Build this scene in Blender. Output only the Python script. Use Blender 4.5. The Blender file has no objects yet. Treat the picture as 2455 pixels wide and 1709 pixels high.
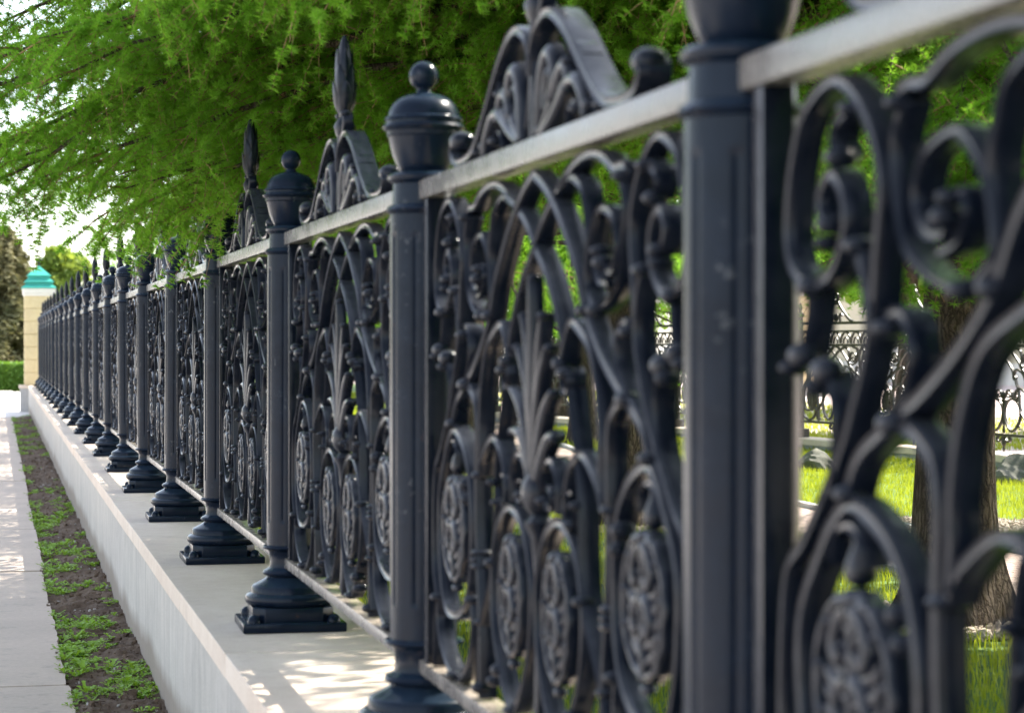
import bpy, bmesh, math, random
import numpy as np
from mathutils import Vector
PI = math.pi
rng = np.random.default_rng(7)
random.seed(7)
scene = bpy.context.scene
COL = scene.collection

# ------------------------------------------------------------------ camera numbers (metres)
EYE = 1.745          # lens height above the soil strip
CAMX = -1.095        # the fence line is the plane x = 0, running along +y
TH = math.radians(12.773)
CT, ST = math.cos(TH), math.sin(TH)
WALL_H = 0.655       # top of the stone coping
PARK_Z = 0.40        # lawn level behind the retaining wall

# ------------------------------------------------------------------ object helpers
def link(o, parent=None):
    COL.objects.link(o)
    if parent is not None:
        o.parent = parent
    return o

def tag(o, label=None, cat=None, group=None, kind=None):
    if label: o['label'] = label
    if cat: o['category'] = cat
    if group: o['group'] = group
    if kind: o['kind'] = kind
    return o

def empty(name, loc):
    o = bpy.data.objects.new(name, None)
    o.empty_display_size = 0.2
    o.location = loc
    return link(o)

def copy_tree(o, parent=None, linked=True):
    c = o.copy()
    link(c, parent)
    for ch in list(o.children):
        copy_tree(ch, c)
    return c

class MB:
    """collects verts / faces and links them as one mesh object"""
    def __init__(s): s.v = []; s.f = []
    def add(s, verts, faces):
        b = len(s.v)
        s.v.extend([tuple(p) for p in verts])
        s.f.extend([tuple(i + b for i in f) for f in faces])
    def box(s, x0, x1, y0, y1, z0, z1):
        v = [(x0,y0,z0),(x1,y0,z0),(x1,y1,z0),(x0,y1,z0),(x0,y0,z1),(x1,y0,z1),(x1,y1,z1),(x0,y1,z1)]
        s.add(v, [(3,2,1,0),(4,5,6,7),(0,1,5,4),(1,2,6,5),(2,3,7,6),(3,0,4,7)])
    def lathe(s, prof, n=32, c=(0,0,0), rf=None, cap=True):
        b = []; f = []
        for k,(r,z) in enumerate(prof):
            for i in range(n):
                a = 2*PI*i/n
                rr = r if rf is None else rf(r,z,i,n)
                b.append((c[0]+rr*math.cos(a), c[1]+rr*math.sin(a), c[2]+z))
        for k in range(len(prof)-1):
            for i in range(n):
                j = (i+1) % n
                f.append((k*n+i, k*n+j, (k+1)*n+j, (k+1)*n+i))
        if cap:
            f.append(tuple(range(n-1,-1,-1)))
            f.append(tuple((len(prof)-1)*n+i for i in range(n)))
        s.add(b, f)
    def ellipsoid(s, c, r, nu=12, nv=8):
        v = []; f = []
        for j in range(1, nv):
            t = PI*j/nv
            for i in range(nu):
                a = 2*PI*i/nu
                v.append((c[0]+r[0]*math.sin(t)*math.cos(a), c[1]+r[1]*math.sin(t)*math.sin(a), c[2]+r[2]*math.cos(t)))
        top = len(v); v.append((c[0],c[1],c[2]+r[2])); v.append((c[0],c[1],c[2]-r[2]))
        for j in range(nv-2):
            for i in range(nu):
                k = (i+1) % nu
                f.append((j*nu+i, (j+1)*nu+i, (j+1)*nu+k, j*nu+k))
        for i in range(nu):
            k = (i+1) % nu
            f.append((top, i, k)); f.append((top+1, (nv-2)*nu+k, (nv-2)*nu+i))
        s.add(v, f)
    def build(s, name, m, parent=None, smooth=35, bevel=0):
        me = bpy.data.meshes.new(name)
        me.from_pydata(s.v, [], s.f)
        me.materials.append(m)
        if bevel:
            bm = bmesh.new(); bm.from_mesh(me)
            es = [e for e in bm.edges if len(e.link_faces) == 2 and e.calc_face_angle(0) > 0.6]
            bmesh.ops.bevel(bm, geom=es, offset=bevel, segments=2, affect='EDGES', profile=0.6)
            bm.to_mesh(me); bm.free()
        finish(me, smooth)
        o = bpy.data.objects.new(name, me)
        return link(o, parent)

def finish(me, smooth=35):
    bm = bmesh.new(); bm.from_mesh(me)
    bmesh.ops.recalc_face_normals(bm, faces=bm.faces)
    if smooth:
        lim = math.radians(smooth)
        for f in bm.faces: f.smooth = True
        for e in bm.edges:
            e.smooth = not (len(e.link_faces) == 2 and e.calc_face_angle(0) > lim)
    else:
        for f in bm.faces: f.smooth = False
    bm.to_mesh(me); bm.free()

def np_mesh(name, verts, faces, m, parent=None, smooth=False):
    """fast mesh from numpy arrays; faces all with the same corner count"""
    me = bpy.data.meshes.new(name)
    nv, (nf, k) = len(verts), faces.shape
    me.vertices.add(nv); me.loops.add(nf*k); me.polygons.add(nf)
    me.vertices.foreach_set('co', verts.astype(np.float32).ravel())
    me.loops.foreach_set('vertex_index', faces.astype(np.int32).ravel())
    me.polygons.foreach_set('loop_start', np.arange(0, nf*k, k, dtype=np.int32))
    me.polygons.foreach_set('use_smooth', np.full(nf, smooth, dtype=bool))
    me.update(calc_edges=True)
    for mm in (m if isinstance(m, (list, tuple)) else [m]): me.materials.append(mm)
    return link(bpy.data.objects.new(name, me), parent)

# ------------------------------------------------------------------ materials
class NT:
    def __init__(s, name):
        s.m = bpy.data.materials.new(name); s.m.use_nodes = True
        s.t = s.m.node_tree; s.t.nodes.clear()
        s.out = s.t.nodes.new('ShaderNodeOutputMaterial')
    def n(s, typ, **kw):
        nd = s.t.nodes.new(typ)
        for k, v in kw.items():
            if k in nd.inputs.keys(): nd.inputs[k].default_value = v
            else: setattr(nd, k, v)
        return nd
    def l(s, a, b): s.t.links.new(a, b)
    def coord(s, scale=(1,1,1), obj=True):
        tc = s.n('ShaderNodeTexCoord'); mp = s.n('ShaderNodeMapping')
        mp.inputs['Scale'].default_value = scale
        s.l(tc.outputs['Object'] if obj else tc.outputs['Generated'], mp.inputs['Vector'])
        return mp.outputs['Vector']
    def world(s, scale=(1,1,1)):
        g = s.n('ShaderNodeNewGeometry'); mp = s.n('ShaderNodeMapping')
        mp.inputs['Scale'].default_value = scale
        s.l(g.outputs['Position'], mp.inputs['Vector'])
        return mp.outputs['Vector']
    def noise(s, vec, scale, detail=4, rough=0.55, dist=0.0):
        nd = s.n('ShaderNodeTexNoise', Scale=scale, Detail=detail, Roughness=rough, Distortion=dist)
        s.l(vec, nd.inputs['Vector'])
        return nd.outputs['Fac']
    def ramp(s, fac, stops):
        r = s.n('ShaderNodeValToRGB')
        e = r.color_ramp.elements
        while len(e) < len(stops): e.new(0.5)
        for i, (p, c) in enumerate(stops):
            e[i].position = p; e[i].color = (c[0], c[1], c[2], 1) if len(c) == 3 else c
        s.l(fac, r.inputs['Fac'])
        return r.outputs['Color']
    def mix(s, fac, a, b, mode='MIX'):
        nd = s.n('ShaderNodeMix', data_type='RGBA', blend_type=mode)
        for sock, v in ((nd.inputs[0], fac), (nd.inputs[6], a), (nd.inputs[7], b)):
            if hasattr(v, 'is_linked'): s.l(v, sock)
            elif isinstance(v, (tuple, list)): sock.default_value = (*v[:3], 1)
            else: sock.default_value = v
        return nd.outputs[2]
    def bump(s, h, strength=0.3, dist=0.01, normal=None):
        b = s.n('ShaderNodeBump', Strength=strength, Distance=dist)
        s.l(h, b.inputs['Height'])
        if normal is not None: s.l(normal, b.inputs['Normal'])
        return b.outputs['Normal']
    def principled(s, color, rough=0.6, normal=None, spec=0.5, metal=0.0, **kw):
        p = s.n('ShaderNodeBsdfPrincipled')
        for sock, v in ((p.inputs['Base Color'], color), (p.inputs['Roughness'], rough)):
            if hasattr(v, 'is_linked'): s.l(v, sock)
            elif isinstance(v, (tuple, list)): sock.default_value = (*v[:3], 1)
            else: sock.default_value = v
        p.inputs['Specular IOR Level'].default_value = spec
        p.inputs['Metallic'].default_value = metal
        if normal is not None: s.l(normal, p.inputs['Normal'])
        return p
    def done(s, shader):
        s.l(shader.outputs[0], s.out.inputs['Surface'])
        return s.m

def mat_iron(name, base=(0.016,0.020,0.028), dust=(0.075,0.075,0.078), rough=0.40, rust=0.0, amt=0.55, spec=0.36, bump=0.25, scuff=0.0, street_col=None):
    t = NT(name)
    v = t.world()
    n1 = t.noise(v, 9, 6, 0.65)
    n2 = t.noise(v, 90, 4, 0.6)
    n3 = t.noise(t.world((40, 40, 4)), 1.6, 4, 0.6)
    n5 = t.noise(v, 33, 7, 0.7)
    def scaled(sock, k):
        m_ = t.n('ShaderNodeMath', operation='MULTIPLY'); t.l(sock, m_.inputs[0]); m_.inputs[1].default_value = k; return m_.outputs[0]
    f = t.ramp(n1, [(0.42, (0,0,0)), (0.75, (1,1,1))])
    f2 = t.ramp(n3, [(0.45, (0,0,0)), (0.8, (1,1,1))])
    c = t.mix(scaled(t.mix(0.5, f, f2, 'ADD'), amt), base, dust)
    # dust settles on whatever faces up
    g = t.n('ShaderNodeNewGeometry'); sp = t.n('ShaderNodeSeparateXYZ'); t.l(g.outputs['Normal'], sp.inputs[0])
    up = t.ramp(sp.outputs[2], [(0.45,(0,0,0)),(0.95,(1,1,1))])
    c = t.mix(scaled(t.mix(1.0, up, n5, 'MULTIPLY'), 0.8), c, (dust[0]*2.6, dust[1]*2.4, dust[2]*2.0))
    if street_col:
        # paler colour on the faces turned to the street
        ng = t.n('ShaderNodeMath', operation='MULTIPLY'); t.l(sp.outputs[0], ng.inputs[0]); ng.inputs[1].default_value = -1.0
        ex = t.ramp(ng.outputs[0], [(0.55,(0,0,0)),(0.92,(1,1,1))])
        c = t.mix(t.mix(1.0, ex, t.ramp(n5, [(0.2,(0.45,0.45,0.45)),(0.65,(1,1,1))]), 'MULTIPLY'), c, street_col)
    if rust:
        rf = t.ramp(t.noise(v, 26, 6, 0.7), [(0.66, (0,0,0)), (0.74, (1,1,1))])
        c = t.mix(scaled(rf, rust), c, (0.09,0.045,0.022))
    if scuff:
        sf = t.ramp(n5, [(0.60, (0,0,0)), (0.68, (1,1,1))])
        sm = t.ramp(t.noise(t.world((1,1,0.6)), 5, 3, 0.5), [(0.50, (0,0,0)), (0.64, (1,1,1))])
        c = t.mix(scaled(t.mix(1.0, sf, sm, 'MULTIPLY'), scuff), c, (0.16,0.165,0.17))
    r = t.n('ShaderNodeMapRange'); t.l(n1, r.inputs[0])
    r.inputs[1].default_value = 0.3; r.inputs[2].default_value = 0.75
    r.inputs[3].default_value = rough-0.07; r.inputs[4].default_value = rough+0.14
    nb = t.bump(n2, bump, 0.0015, t.bump(n5, bump*0.8, 0.003, t.bump(n1, bump, 0.006)))
    return t.done(t.principled(c, r.outputs[0], nb, spec))

def mat_stone(name, c1, c2, scale=14, rough=0.8, bump=0.15, streak=False, spots=None, world=True):
    t = NT(name)
    v = t.world() if world else t.coord()
    n1 = t.noise(v, 1.3, 6, 0.6)
    n2 = t.noise(v, scale, 8, 0.65)
    n3 = t.noise(v, scale*9, 3, 0.6)
    c = t.mix(t.ramp(n1, [(0.3,(0,0,0)),(0.7,(1,1,1))]), c1, c2)
    c = t.mix(0.35, c, t.ramp(n2, [(0.3,(0.35,0.34,0.32)),(0.65,(0.75,0.73,0.70))]), 'SOFT_LIGHT')
    c = t.mix(0.25, c, t.ramp(n3, [(0.35,(0.3,0.3,0.3)),(0.65,(0.8,0.8,0.8))]), 'SOFT_LIGHT')
    if streak:
        sv = t.world((4.5, 4.5, 0.35))
        s1 = t.noise(sv, 1.6, 5, 0.65)
        c = t.mix(t.ramp(s1, [(0.45,(0,0,0)),(0.80,(0.55,0.55,0.55))]), c, (0.28,0.26,0.235))
        s2 = t.noise(t.world((9, 9, 0.5)), 1.3, 6, 0.7)
        c = t.mix(t.ramp(s2, [(0.56,(0,0,0)),(0.74,(0.4,0.4,0.4))]), c, (0.72,0.70,0.67))
        # splash-back dirt along the foot of the wall
        g = t.n('ShaderNodeNewGeometry'); sp = t.n('ShaderNodeSeparateXYZ'); t.l(g.outputs['Position'], sp.inputs[0])
        ad = t.n('ShaderNodeMath', operation='MULTIPLY_ADD'); t.l(n1, ad.inputs[0]); ad.inputs[1].default_value = -0.22; t.l(sp.outputs[2], ad.inputs[2])
        c = t.mix(t.ramp(ad.outputs[0], [(0.0,(0.75,0.75,0.75)),(0.10,(0,0,0))]), c, (0.22,0.17,0.13))
    if spots:
        n4 = t.noise(v, 5, 6, 0.7)
        c = t.mix(t.ramp(n4, [(0.56,(0,0,0)),(0.7,(0.6,0.6,0.6))]), c, spots)
    nb = t.bump(n3, bump, 0.002, t.bump(n2, bump, 0.006))
    return t.done(t.principled(c, rough, nb, 0.3))

def mat_leaf(name, c1, c2, scale=3.0, trans=0.45, rough=0.55, tcol=None, detail=3):
    t = NT(name)
    v = t.world()
    n1 = t.noise(v, scale, detail, 0.6)
    n2 = t.noise(v, scale*13, 2, 0.5)
    mx = t.n('ShaderNodeMath', operation='MULTIPLY_ADD'); t.l(n2, mx.inputs[0]); mx.inputs[1].default_value = 0.55
    t.l(n1, mx.inputs[2])
    c = t.mix(t.ramp(mx.outputs[0], [(0.46,(0,0,0)),(0.88,(1,1,1))]), c1, c2)
    p = t.principled(c, rough, None, 0.35)
    tr = t.n('ShaderNodeBsdfTranslucent')
    tc = t.mix(0.6, c, tcol or (min(1,c2[0]*1.5), min(1,c2[1]*1.35), c2[2]*0.6))
    t.l(tc, tr.inputs['Color'])
    ms = t.n('ShaderNodeMixShader'); ms.inputs[0].default_value = trans
    t.l(p.outputs[0], ms.inputs[1]); t.l(tr.outputs[0], ms.inputs[2])
    return t.done(ms)

def mat_bark(name, c1=(0.030,0.022,0.017), c2=(0.19,0.145,0.105)):
    t = NT(name)
    v = t.world((1, 1, 0.16))
    n0 = t.n('ShaderNodeTexNoise', Scale=16.0, Detail=5.0, Roughness=0.65); t.l(t.world((1,1,0.6)), n0.inputs['Vector'])
    w = t.n('ShaderNodeTexVoronoi', feature='DISTANCE_TO_EDGE', Scale=34.0)
    dv = t.n('ShaderNodeVectorMath', operation='MULTIPLY_ADD')
    t.l(n0.outputs['Color'], dv.inputs[0]); dv.inputs[1].default_value = (0.075,0.075,0.03); t.l(v, dv.inputs[2])
    t.l(dv.outputs[0], w.inputs['Vector'])
    h = t.ramp(w.outputs['Distance'], [(0.0,(0,0,0)),(0.10,(0.45,0.45,0.45)),(0.4,(1,1,1))])
    n1 = t.noise(t.world((1,1,0.5)), 55, 6, 0.7)
    n2 = t.noise(t.world(), 4, 4, 0.6)
    hm = t.mix(0.45, h, n1)
    c = t.mix(hm, c1, c2)
    c = t.mix(0.55, c, t.ramp(n2, [(0.3,(0.25,0.24,0.22)),(0.7,(0.75,0.76,0.74))]), 'SOFT_LIGHT')
    nb = t.bump(n1, 0.5, 0.006, t.bump(h, 1.0, 0.025))
    return t.done(t.principled(c, 0.92, nb, 0.15))

def mat_plain(name, c, rough=0.6, var=0.12, scale=20, spec=0.4, bump=0.1):
    t = NT(name)
    n = t.noise(t.world(), scale, 4, 0.6)
    c1 = tuple(x*(1-var) for x in c); c2 = tuple(min(1, x*(1+var)) for x in c)
    cc = t.mix(n, c1, c2)
    return t.done(t.principled(cc, rough, t.bump(n, bump, 0.004), spec))

M = {}
M['iron'] = mat_iron('black_iron_paint', base=(0.003,0.005,0.010), dust=(0.030,0.034,0.046), rough=0.15, amt=0.30, spec=0.16, bump=0.08, street_col=(0.062,0.060,0.064), rust=0.1)
M['iron_cast'] = mat_iron('black_iron_castings', base=(0.004,0.008,0.017), dust=(0.012,0.022,0.040), rough=0.18, rust=0.35, amt=0.34, spec=0.13, bump=0.13, scuff=0.5)
M['iron_rail'] = mat_iron('worn_rail_paint', base=(0.13,0.12,0.112), dust=(0.23,0.205,0.185), rough=0.25, rust=0.15, amt=0.6, spec=0.5, bump=0.05)
M['iron_old'] = mat_iron('bronze_dark_iron', base=(0.030,0.026,0.018), dust=(0.06,0.055,0.04), rough=0.30, amt=0.4)
M['coping'] = mat_stone('beige_coping_stone', (0.61,0.49,0.395), (0.69,0.575,0.475), 11, 0.75, 0.10, spots=(0.50,0.405,0.33))
M['wall'] = mat_stone('pale_rendered_wall', (0.50,0.46,0.41), (0.41,0.38,0.345), 9, 0.85, 0.10, streak=True)
M['slab'] = mat_stone('pavement_slab', (0.53,0.435,0.355), (0.44,0.365,0.30), 30, 0.85, 0.3, spots=(0.27,0.235,0.20))
M['soil'] = mat_stone('brown_soil', (0.075,0.050,0.034), (0.155,0.112,0.08), 22, 0.95, 0.9, spots=(0.06,0.045,0.034))
M['plaza'] = mat_stone('pale_paving', (0.60,0.565,0.53), (0.66,0.63,0.60), 6, 0.8, 0.08)
M['joint'] = mat_plain('dark_joint', (0.10,0.095,0.085), 0.9)

# ------------------------------------------------------------------ iron strip sweeps
def catmull(pts, per=5, closed=False):
    P = [np.array(p, float) for p in pts]; n = len(P); out = []
    rngk = range(n) if closed else range(n-1)
    for i in rngk:
        if closed: a, b, c, d = P[(i-1) % n], P[i], P[(i+1) % n], P[(i+2) % n]
        else:
            b, c = P[i], P[i+1]
            a = P[i-1] if i > 0 else 2*b-c
            d = P[i+2] if i+2 < n else 2*c-b
        for k in range(per):
            t = k/per
            out.append(0.5*((2*b)+(-a+c)*t+(2*a-5*b+4*c-d)*t*t+(-a+3*b-3*c+d)*t**3))
    if not closed: out.append(P[-1])
    return out

def sweep(mb, pts, w=0.022, depth=0.040, kind='channel', closed=False, per=5, taper=None, front=None, mirror=False):
    """sweep a bar section along a curve in the (u, v) plane of the panel.
    local axes: x = through the fence (street side is -x), y = along, z = up"""
    C = catmull(pts, per, closed); n = len(C)
    xf = -depth/2 if front is None else front
    xb = xf + depth
    sg = -1 if mirror else 1
    rows = []
    for i in range(n):
        a = C[(i-1) % n] if (closed or i > 0) else C[i]
        b = C[(i+1) % n] if (closed or i < n-1) else C[i]
        d = b-a; d = d/(np.linalg.norm(d)+1e-9)
        nn = np.array([-d[1], d[0]])
        t = i/(n-1 if not closed else n)
        ww = w*(taper(t) if taper else 1.0)
        h = ww/2
        if kind == 'channel':
            e = min(0.005, ww*0.22)
            sec = [(-h, xb), (-h, xf+0.004), (-h+e*0.6, xf), (-h+e*1.5, xf+0.0045), (h-e*1.5, xf+0.0045), (h-e*0.6, xf), (h, xf+0.004), (h, xb)]
        else:
            rr = min(depth*0.8, max(0.004, h*0.9))
            sec = [(-h, xb), (-h, xf+rr), (-h*0.72, xf+rr*0.42), (-h*0.25, xf+rr*0.06), (0, xf+rr*0.0), (h*0.25, xf+rr*0.06), (h*0.72, xf+rr*0.42), (h, xf+rr), (h, xb)]
        rows.append([(x, sg*(C[i][0]+nn[0]*s), C[i][1]+nn[1]*s) for s, x in sec])
    k = len(rows[0]); V = [p for r in rows for p in r]; F = []
    m = n if closed else n-1
    for i in range(m):
        j = (i+1) % n
        for q in range(k):
            r = (q+1) % k
            F.append((i*k+q, i*k+r, j*k+r, j*k+q))
    if not closed:
        F.append(tuple(range(k-1,-1,-1))); F.append(tuple((n-1)*k+q for q in range(k)))
    mb.add(V, F)

leafw = lambda t: 0.25+0.9*math.sin(PI*min(1,t*0.95+0.03))**0.7 if t < 0.98 else 0.12
tailw = lambda t: 1.0-0.45*t
headw = lambda t: 1.25-0.5*t

def both(fn):
    fn(False); fn(True)

def blob(mb, u, v, r, mirror=False, depth=0.028, x=-0.012):
    mb.ellipsoid((x, -u if mirror else u, v), (depth*0.9, r[0]*0.82, r[1]*0.85), 12, 8)

# half-panel curves (u from the panel's middle, v above the coping)
MAIN = [(0,1.437),(0.07,1.417),(0.14,1.388),(0.22,1.345),(0.30,1.290),(0.38,1.225),(0.44,1.150),(0.53,1.085),(0.64,1.028),(0.755,0.983),(0.845,0.943),(0.885,0.895)]
RIB = [(0.705,1.372),(0.722,1.395),(0.69,1.405),(0.64,1.404),(0.56,1.430),(0.45,1.442),(0.337,1.431),(0.20,1.390),(0.07,1.335),(-0.015,1.280),(-0.11,1.225),(-0.195,1.153),(-0.243,1.09),(-0.252,1.045)]
BIN = [(0.20,1.388),(0.31,1.409),(0.405,1.383),(0.440,1.330),(0.453,1.275),(0.440,1.20),(0.445,1.150)]
BSTRIP = [(0.70,1.385),(0.728,1.336),(0.718,1.263),(0.69,1.205),(0.615,1.166),(0.525,1.150)]
BSCR = [(0.572,1.238),(0.590,1.218),(0.630,1.220),(0.658,1.240),(0.665,1.275),(0.635,1.318),(0.553,1.336),(0.495,1.305),(0.456,1.255),(0.447,1.190),(0.50,1.156)]
BIN2 = [(0.60,1.195),(0.545,1.205),(0.515,1.235),(0.525,1.262),(0.56,1.262)]
ALOOP = [(0.805,1.09),(0.786,1.2),(0.772,1.285),(0.79,1.34),(0.85,1.402),(0.94,1.436),(1.045,1.405),(1.095,1.335),(1.115,1.25),(1.095,1.195),(1.025,1.168),(0.96,1.177),(0.915,1.207),(0.893,1.245),(0.905,1.288),(0.948,1.313),(0.985,1.288),(0.978,1.255),(0.95,1.245)]
AHANG = [(0.872,1.395),(0.925,1.378),(0.938,1.355),(0.918,1.335)]
ADOWN = [(1.02,1.172),(1.034,1.116),(1.055,1.075)]
MID = [(0.850,1.212),(0.818,1.165),(0.810,1.09),(0.862,1.0),(0.90,0.95),(0.955,0.896),(1.045,0.816),(1.113,0.765),(1.133,0.634),(1.128,0.528),(1.085,0.450)]
FLOW = [(0.965,1.05),(0.929,1.0),(0.939,0.923),(0.978,0.871)]
HEAD3 = [(0.755,1.105),(0.745,1.125),(0.70,1.122),(0.675,1.09),(0.682,1.04),(0.735,0.995)]
STRUT = [(0.72,0.995),(0.66,0.975),(0.614,0.944),(0.600,0.885),(0.605,0.80),(0.603,0.70),(0.592,0.600),(0.570,0.485),(0.560,0.40),(0.557,0.275)]
INARCH = [(0.245,1.02),(0.262,1.075),(0.322,1.128),(0.40,1.113),(0.478,1.077),(0.532,1.0),(0.557,0.91),(0.557,0.85),(0.565,0.80)]
INCURL = [(0.245,1.025),(0.262,0.997),(0.295,0.998),(0.305,1.02),(0.285,1.035)]
INNER = [(0.30,1.0),(0.33,0.93),(0.36,0.88),(0.39,0.80),(0.402,0.66),(0.425,0.58),(0.50,0.505),(0.575,0.42),(0.60,0.30)]
R2ARCH = [(0.565,0.79),(0.525,0.832),(0.42,0.877),(0.33,0.855),(0.285,0.805),(0.275,0.745)]
R2ARCH2 = [(0.325,0.80),(0.275,0.795),(0.262,0.765),(0.295,0.735),(0.345,0.738),(0.362,0.77)]
SMALLA = [(0.215,0.75),(0.213,0.81),(0.18,0.845),(0.13,0.853),(0.085,0.835),(0.055,0.79)]
SMALLC = [(0.13,0.80),(0.165,0.79),(0.165,0.765),(0.13,0.755),(0.10,0.77)]
RING2 = [(0.225,0.735),(0.31,0.712),(0.373,0.668),(0.410,0.60),(0.415,0.525),(0.395,0.455),(0.345,0.39),(0.28,0.330),(0.215,0.302),(0.145,0.328),(0.085,0.385),(0.035,0.46),(0.018,0.53),(0.025,0.60),(0.065,0.668),(0.13,0.715)]
RING1 = [(0.875,0.880),(0.774,0.855),(0.705,0.808),(0.672,0.76),(0.652,0.68),(0.655,0.60),(0.68,0.525),(0.72,0.478),(0.78,0.447),(0.88,0.430),(0.98,0.442),(1.035,0.51),(1.062,0.60),(1.066,0.68),(1.046,0.74),(0.985,0.808),(0.94,0.850)]
R1IN = [(0.945,0.80),(0.925,0.842),(0.875,0.852),(0.84,0.835),(0.835,0.80)]
RING1B = [(1.08,0.455),(1.09,0.40),(1.06,0.35),(0.98,0.305),(0.87,0.282),(0.76,0.305),(0.675,0.365),(0.65,0.43),(0.66,0.49)]
TOUCH = [(1.10,0.45),(1.125,0.40),(1.13,0.33),(1.135,0.275)]

def scroll_panel(mb, w=0.021, depth=0.040, per=5):
    def half(mr):
        S = lambda p, ww=1.0, tp=None, kind='channel', dp=None, fr=None, closed=False: sweep(mb, p, w*ww, dp or depth, kind, closed, per, tp, fr, mr)
        S(MAIN, 1.08); S(RIB, 1.0, fr=-depth/2+0.003); S(BIN, 0.9, fr=-depth/2+0.002)
        S(BSTRIP, 0.95, tailw); S(BSCR, 0.85, fr=-depth/2+0.002); S(BIN2, 0.7)
        S(ALOOP, 0.95); S(AHANG, 0.8, headw); S(ADOWN, 0.8, fr=-depth/2+0.002)
        S(MID, 0.95, fr=-depth/2-0.002); S(FLOW, 0.8); S(HEAD3, 0.85); S(STRUT, 1.15, fr=-depth/2+0.002)
        S(INARCH, 1.0); S(INCURL, 0.8); S(INNER, 0.85, fr=-depth/2+0.003)
        S(R2ARCH, 0.95); S(R2ARCH2, 0.7); S(SMALLA, 0.85); S(SMALLC, 0.65)
        S(RING2, 1.05, closed=True, fr=-depth/2+0.001 if mr else -depth/2-0.001)
        S(RING1, 1.15, closed=True); S(R1IN, 0.75); S(RING1B, 1.0, fr=-depth/2+0.002); S(TOUCH, 0.8)
        for (u, v, r) in [(0.712,1.384,(0.017,0.014)),(0.572,1.236,(0.02,0.017)),(0.555,1.258,(0.016,0.013)),(0.948,1.245,(0.02,0.015)),(0.955,1.222,(0.014,0.012)),
                          (0.870,1.392,(0.02,0.014)),(0.918,1.333,(0.02,0.017)),(0.848,1.214,(0.022,0.016)),(0.968,1.052,(0.034,0.024)),(1.056,1.072,(0.03,0.022)),(0.995,1.03,(0.016,0.016)),
                          (1.095,1.055,(0.016,0.014)),(0.752,1.108,(0.022,0.015)),(0.735,0.99,(0.030,0.020)),(0.885,0.893,(0.024,0.017)),(0.285,1.03,(0.022,0.016)),(0.25,1.05,(0.018,0.016)),(-0.252,1.045,(0.018,0.014)),
                          (0.706,0.757,(0.018,0.02)),(0.692,0.722,(0.016,0.018)),(0.345,0.738,(0.014,0.012)),(0.10,0.77,(0.016,0.013)),
                          (0.445,1.15,(0.022,0.016)),(0.525,1.15,(0.022,0.016)),(1.025,1.165,(0.026,0.018)),(0.34,0.37,(0.02,0.02)),(0.385,0.34,(0.016,0.016)),(0.655,0.49,(0.02,0.015)),(1.09,0.452,(0.02,0.016)),(0.557,0.30,(0.022,0.018)),
                          (0.39,0.78,(0.014,0.012)),(0.415,0.60,(0.02,0.014)),(0.88,0.285,(0.03,0.014)),(0.215,0.30,(0.03,0.014))]:
            blob(mb, u, v, r, mr)
        # turned collars on the upright
        for (v, r, h) in [(0.607,0.030,0.010),(0.590,0.022,0.010),(0.575,0.028,0.012),(0.785,0.026,0.012),(0.45,0.02,0.01)]:
            mb.ellipsoid((0, (-1 if mr else 1)*0.598 if v > 0.5 else (-1 if mr else 1)*0.566, v), (0.030, r, h), 12, 6)
        # pendant drop inside the outer ring
        pr = [(0.004,0.0),(0.017,0.004),(0.023,0.016),(0.020,0.032),(0.012,0.052),(0.008,0.072),(0.012,0.080)]
        mb.lathe(pr, 14, (0, (-1 if mr else 1)*0.878, 0.772))
    half(False); half(True)
    # centre bulb, collar and stem
    mb.lathe([(0.012,0.275),(0.018,0.30),(0.014,0.36),(0.012,0.50),(0.015,0.62),(0.022,0.69),(0.034,0.712),(0.036,0.72),(0.024,0.728),(0.018,0.735),(0.034,0.75),(0.043,0.775),(0.040,0.80),(0.026,0.822),(0.012,0.835)], 16)

def palmette(mb):
    fan = [((0,0.83),(0.0,0.95),(0.0,1.10),(0.0,1.228),0.030)]
    for sg in (1, -1):
        fan += [((sg*0.010,0.83),(sg*0.022,0.95),(sg*0.045,1.07),(sg*0.088,1.150),0.026),
                ((sg*0.014,0.82),(sg*0.034,0.92),(sg*0.075,1.01),(sg*0.150,1.085),0.028),
                ((sg*0.018,0.81),(sg*0.045,0.88),(sg*0.100,0.95),(sg*0.185,0.995),0.030),
                ((sg*0.020,0.80),(sg*0.055,0.845),(sg*0.12,0.895),(sg*0.19,0.905),0.032)]
    for k, (a, b, c, d, w) in enumerate(fan):
        sweep(mb, [a, b, c, d], w, 0.034, 'dome', taper=leafw, front=-0.030 + 0.003*(k % 3))
        e = d; n = 0.016
        mb.ellipsoid((-0.014, e[0], e[1]-0.006), (0.016, n*0.6, 0.010), 10, 6)

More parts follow.
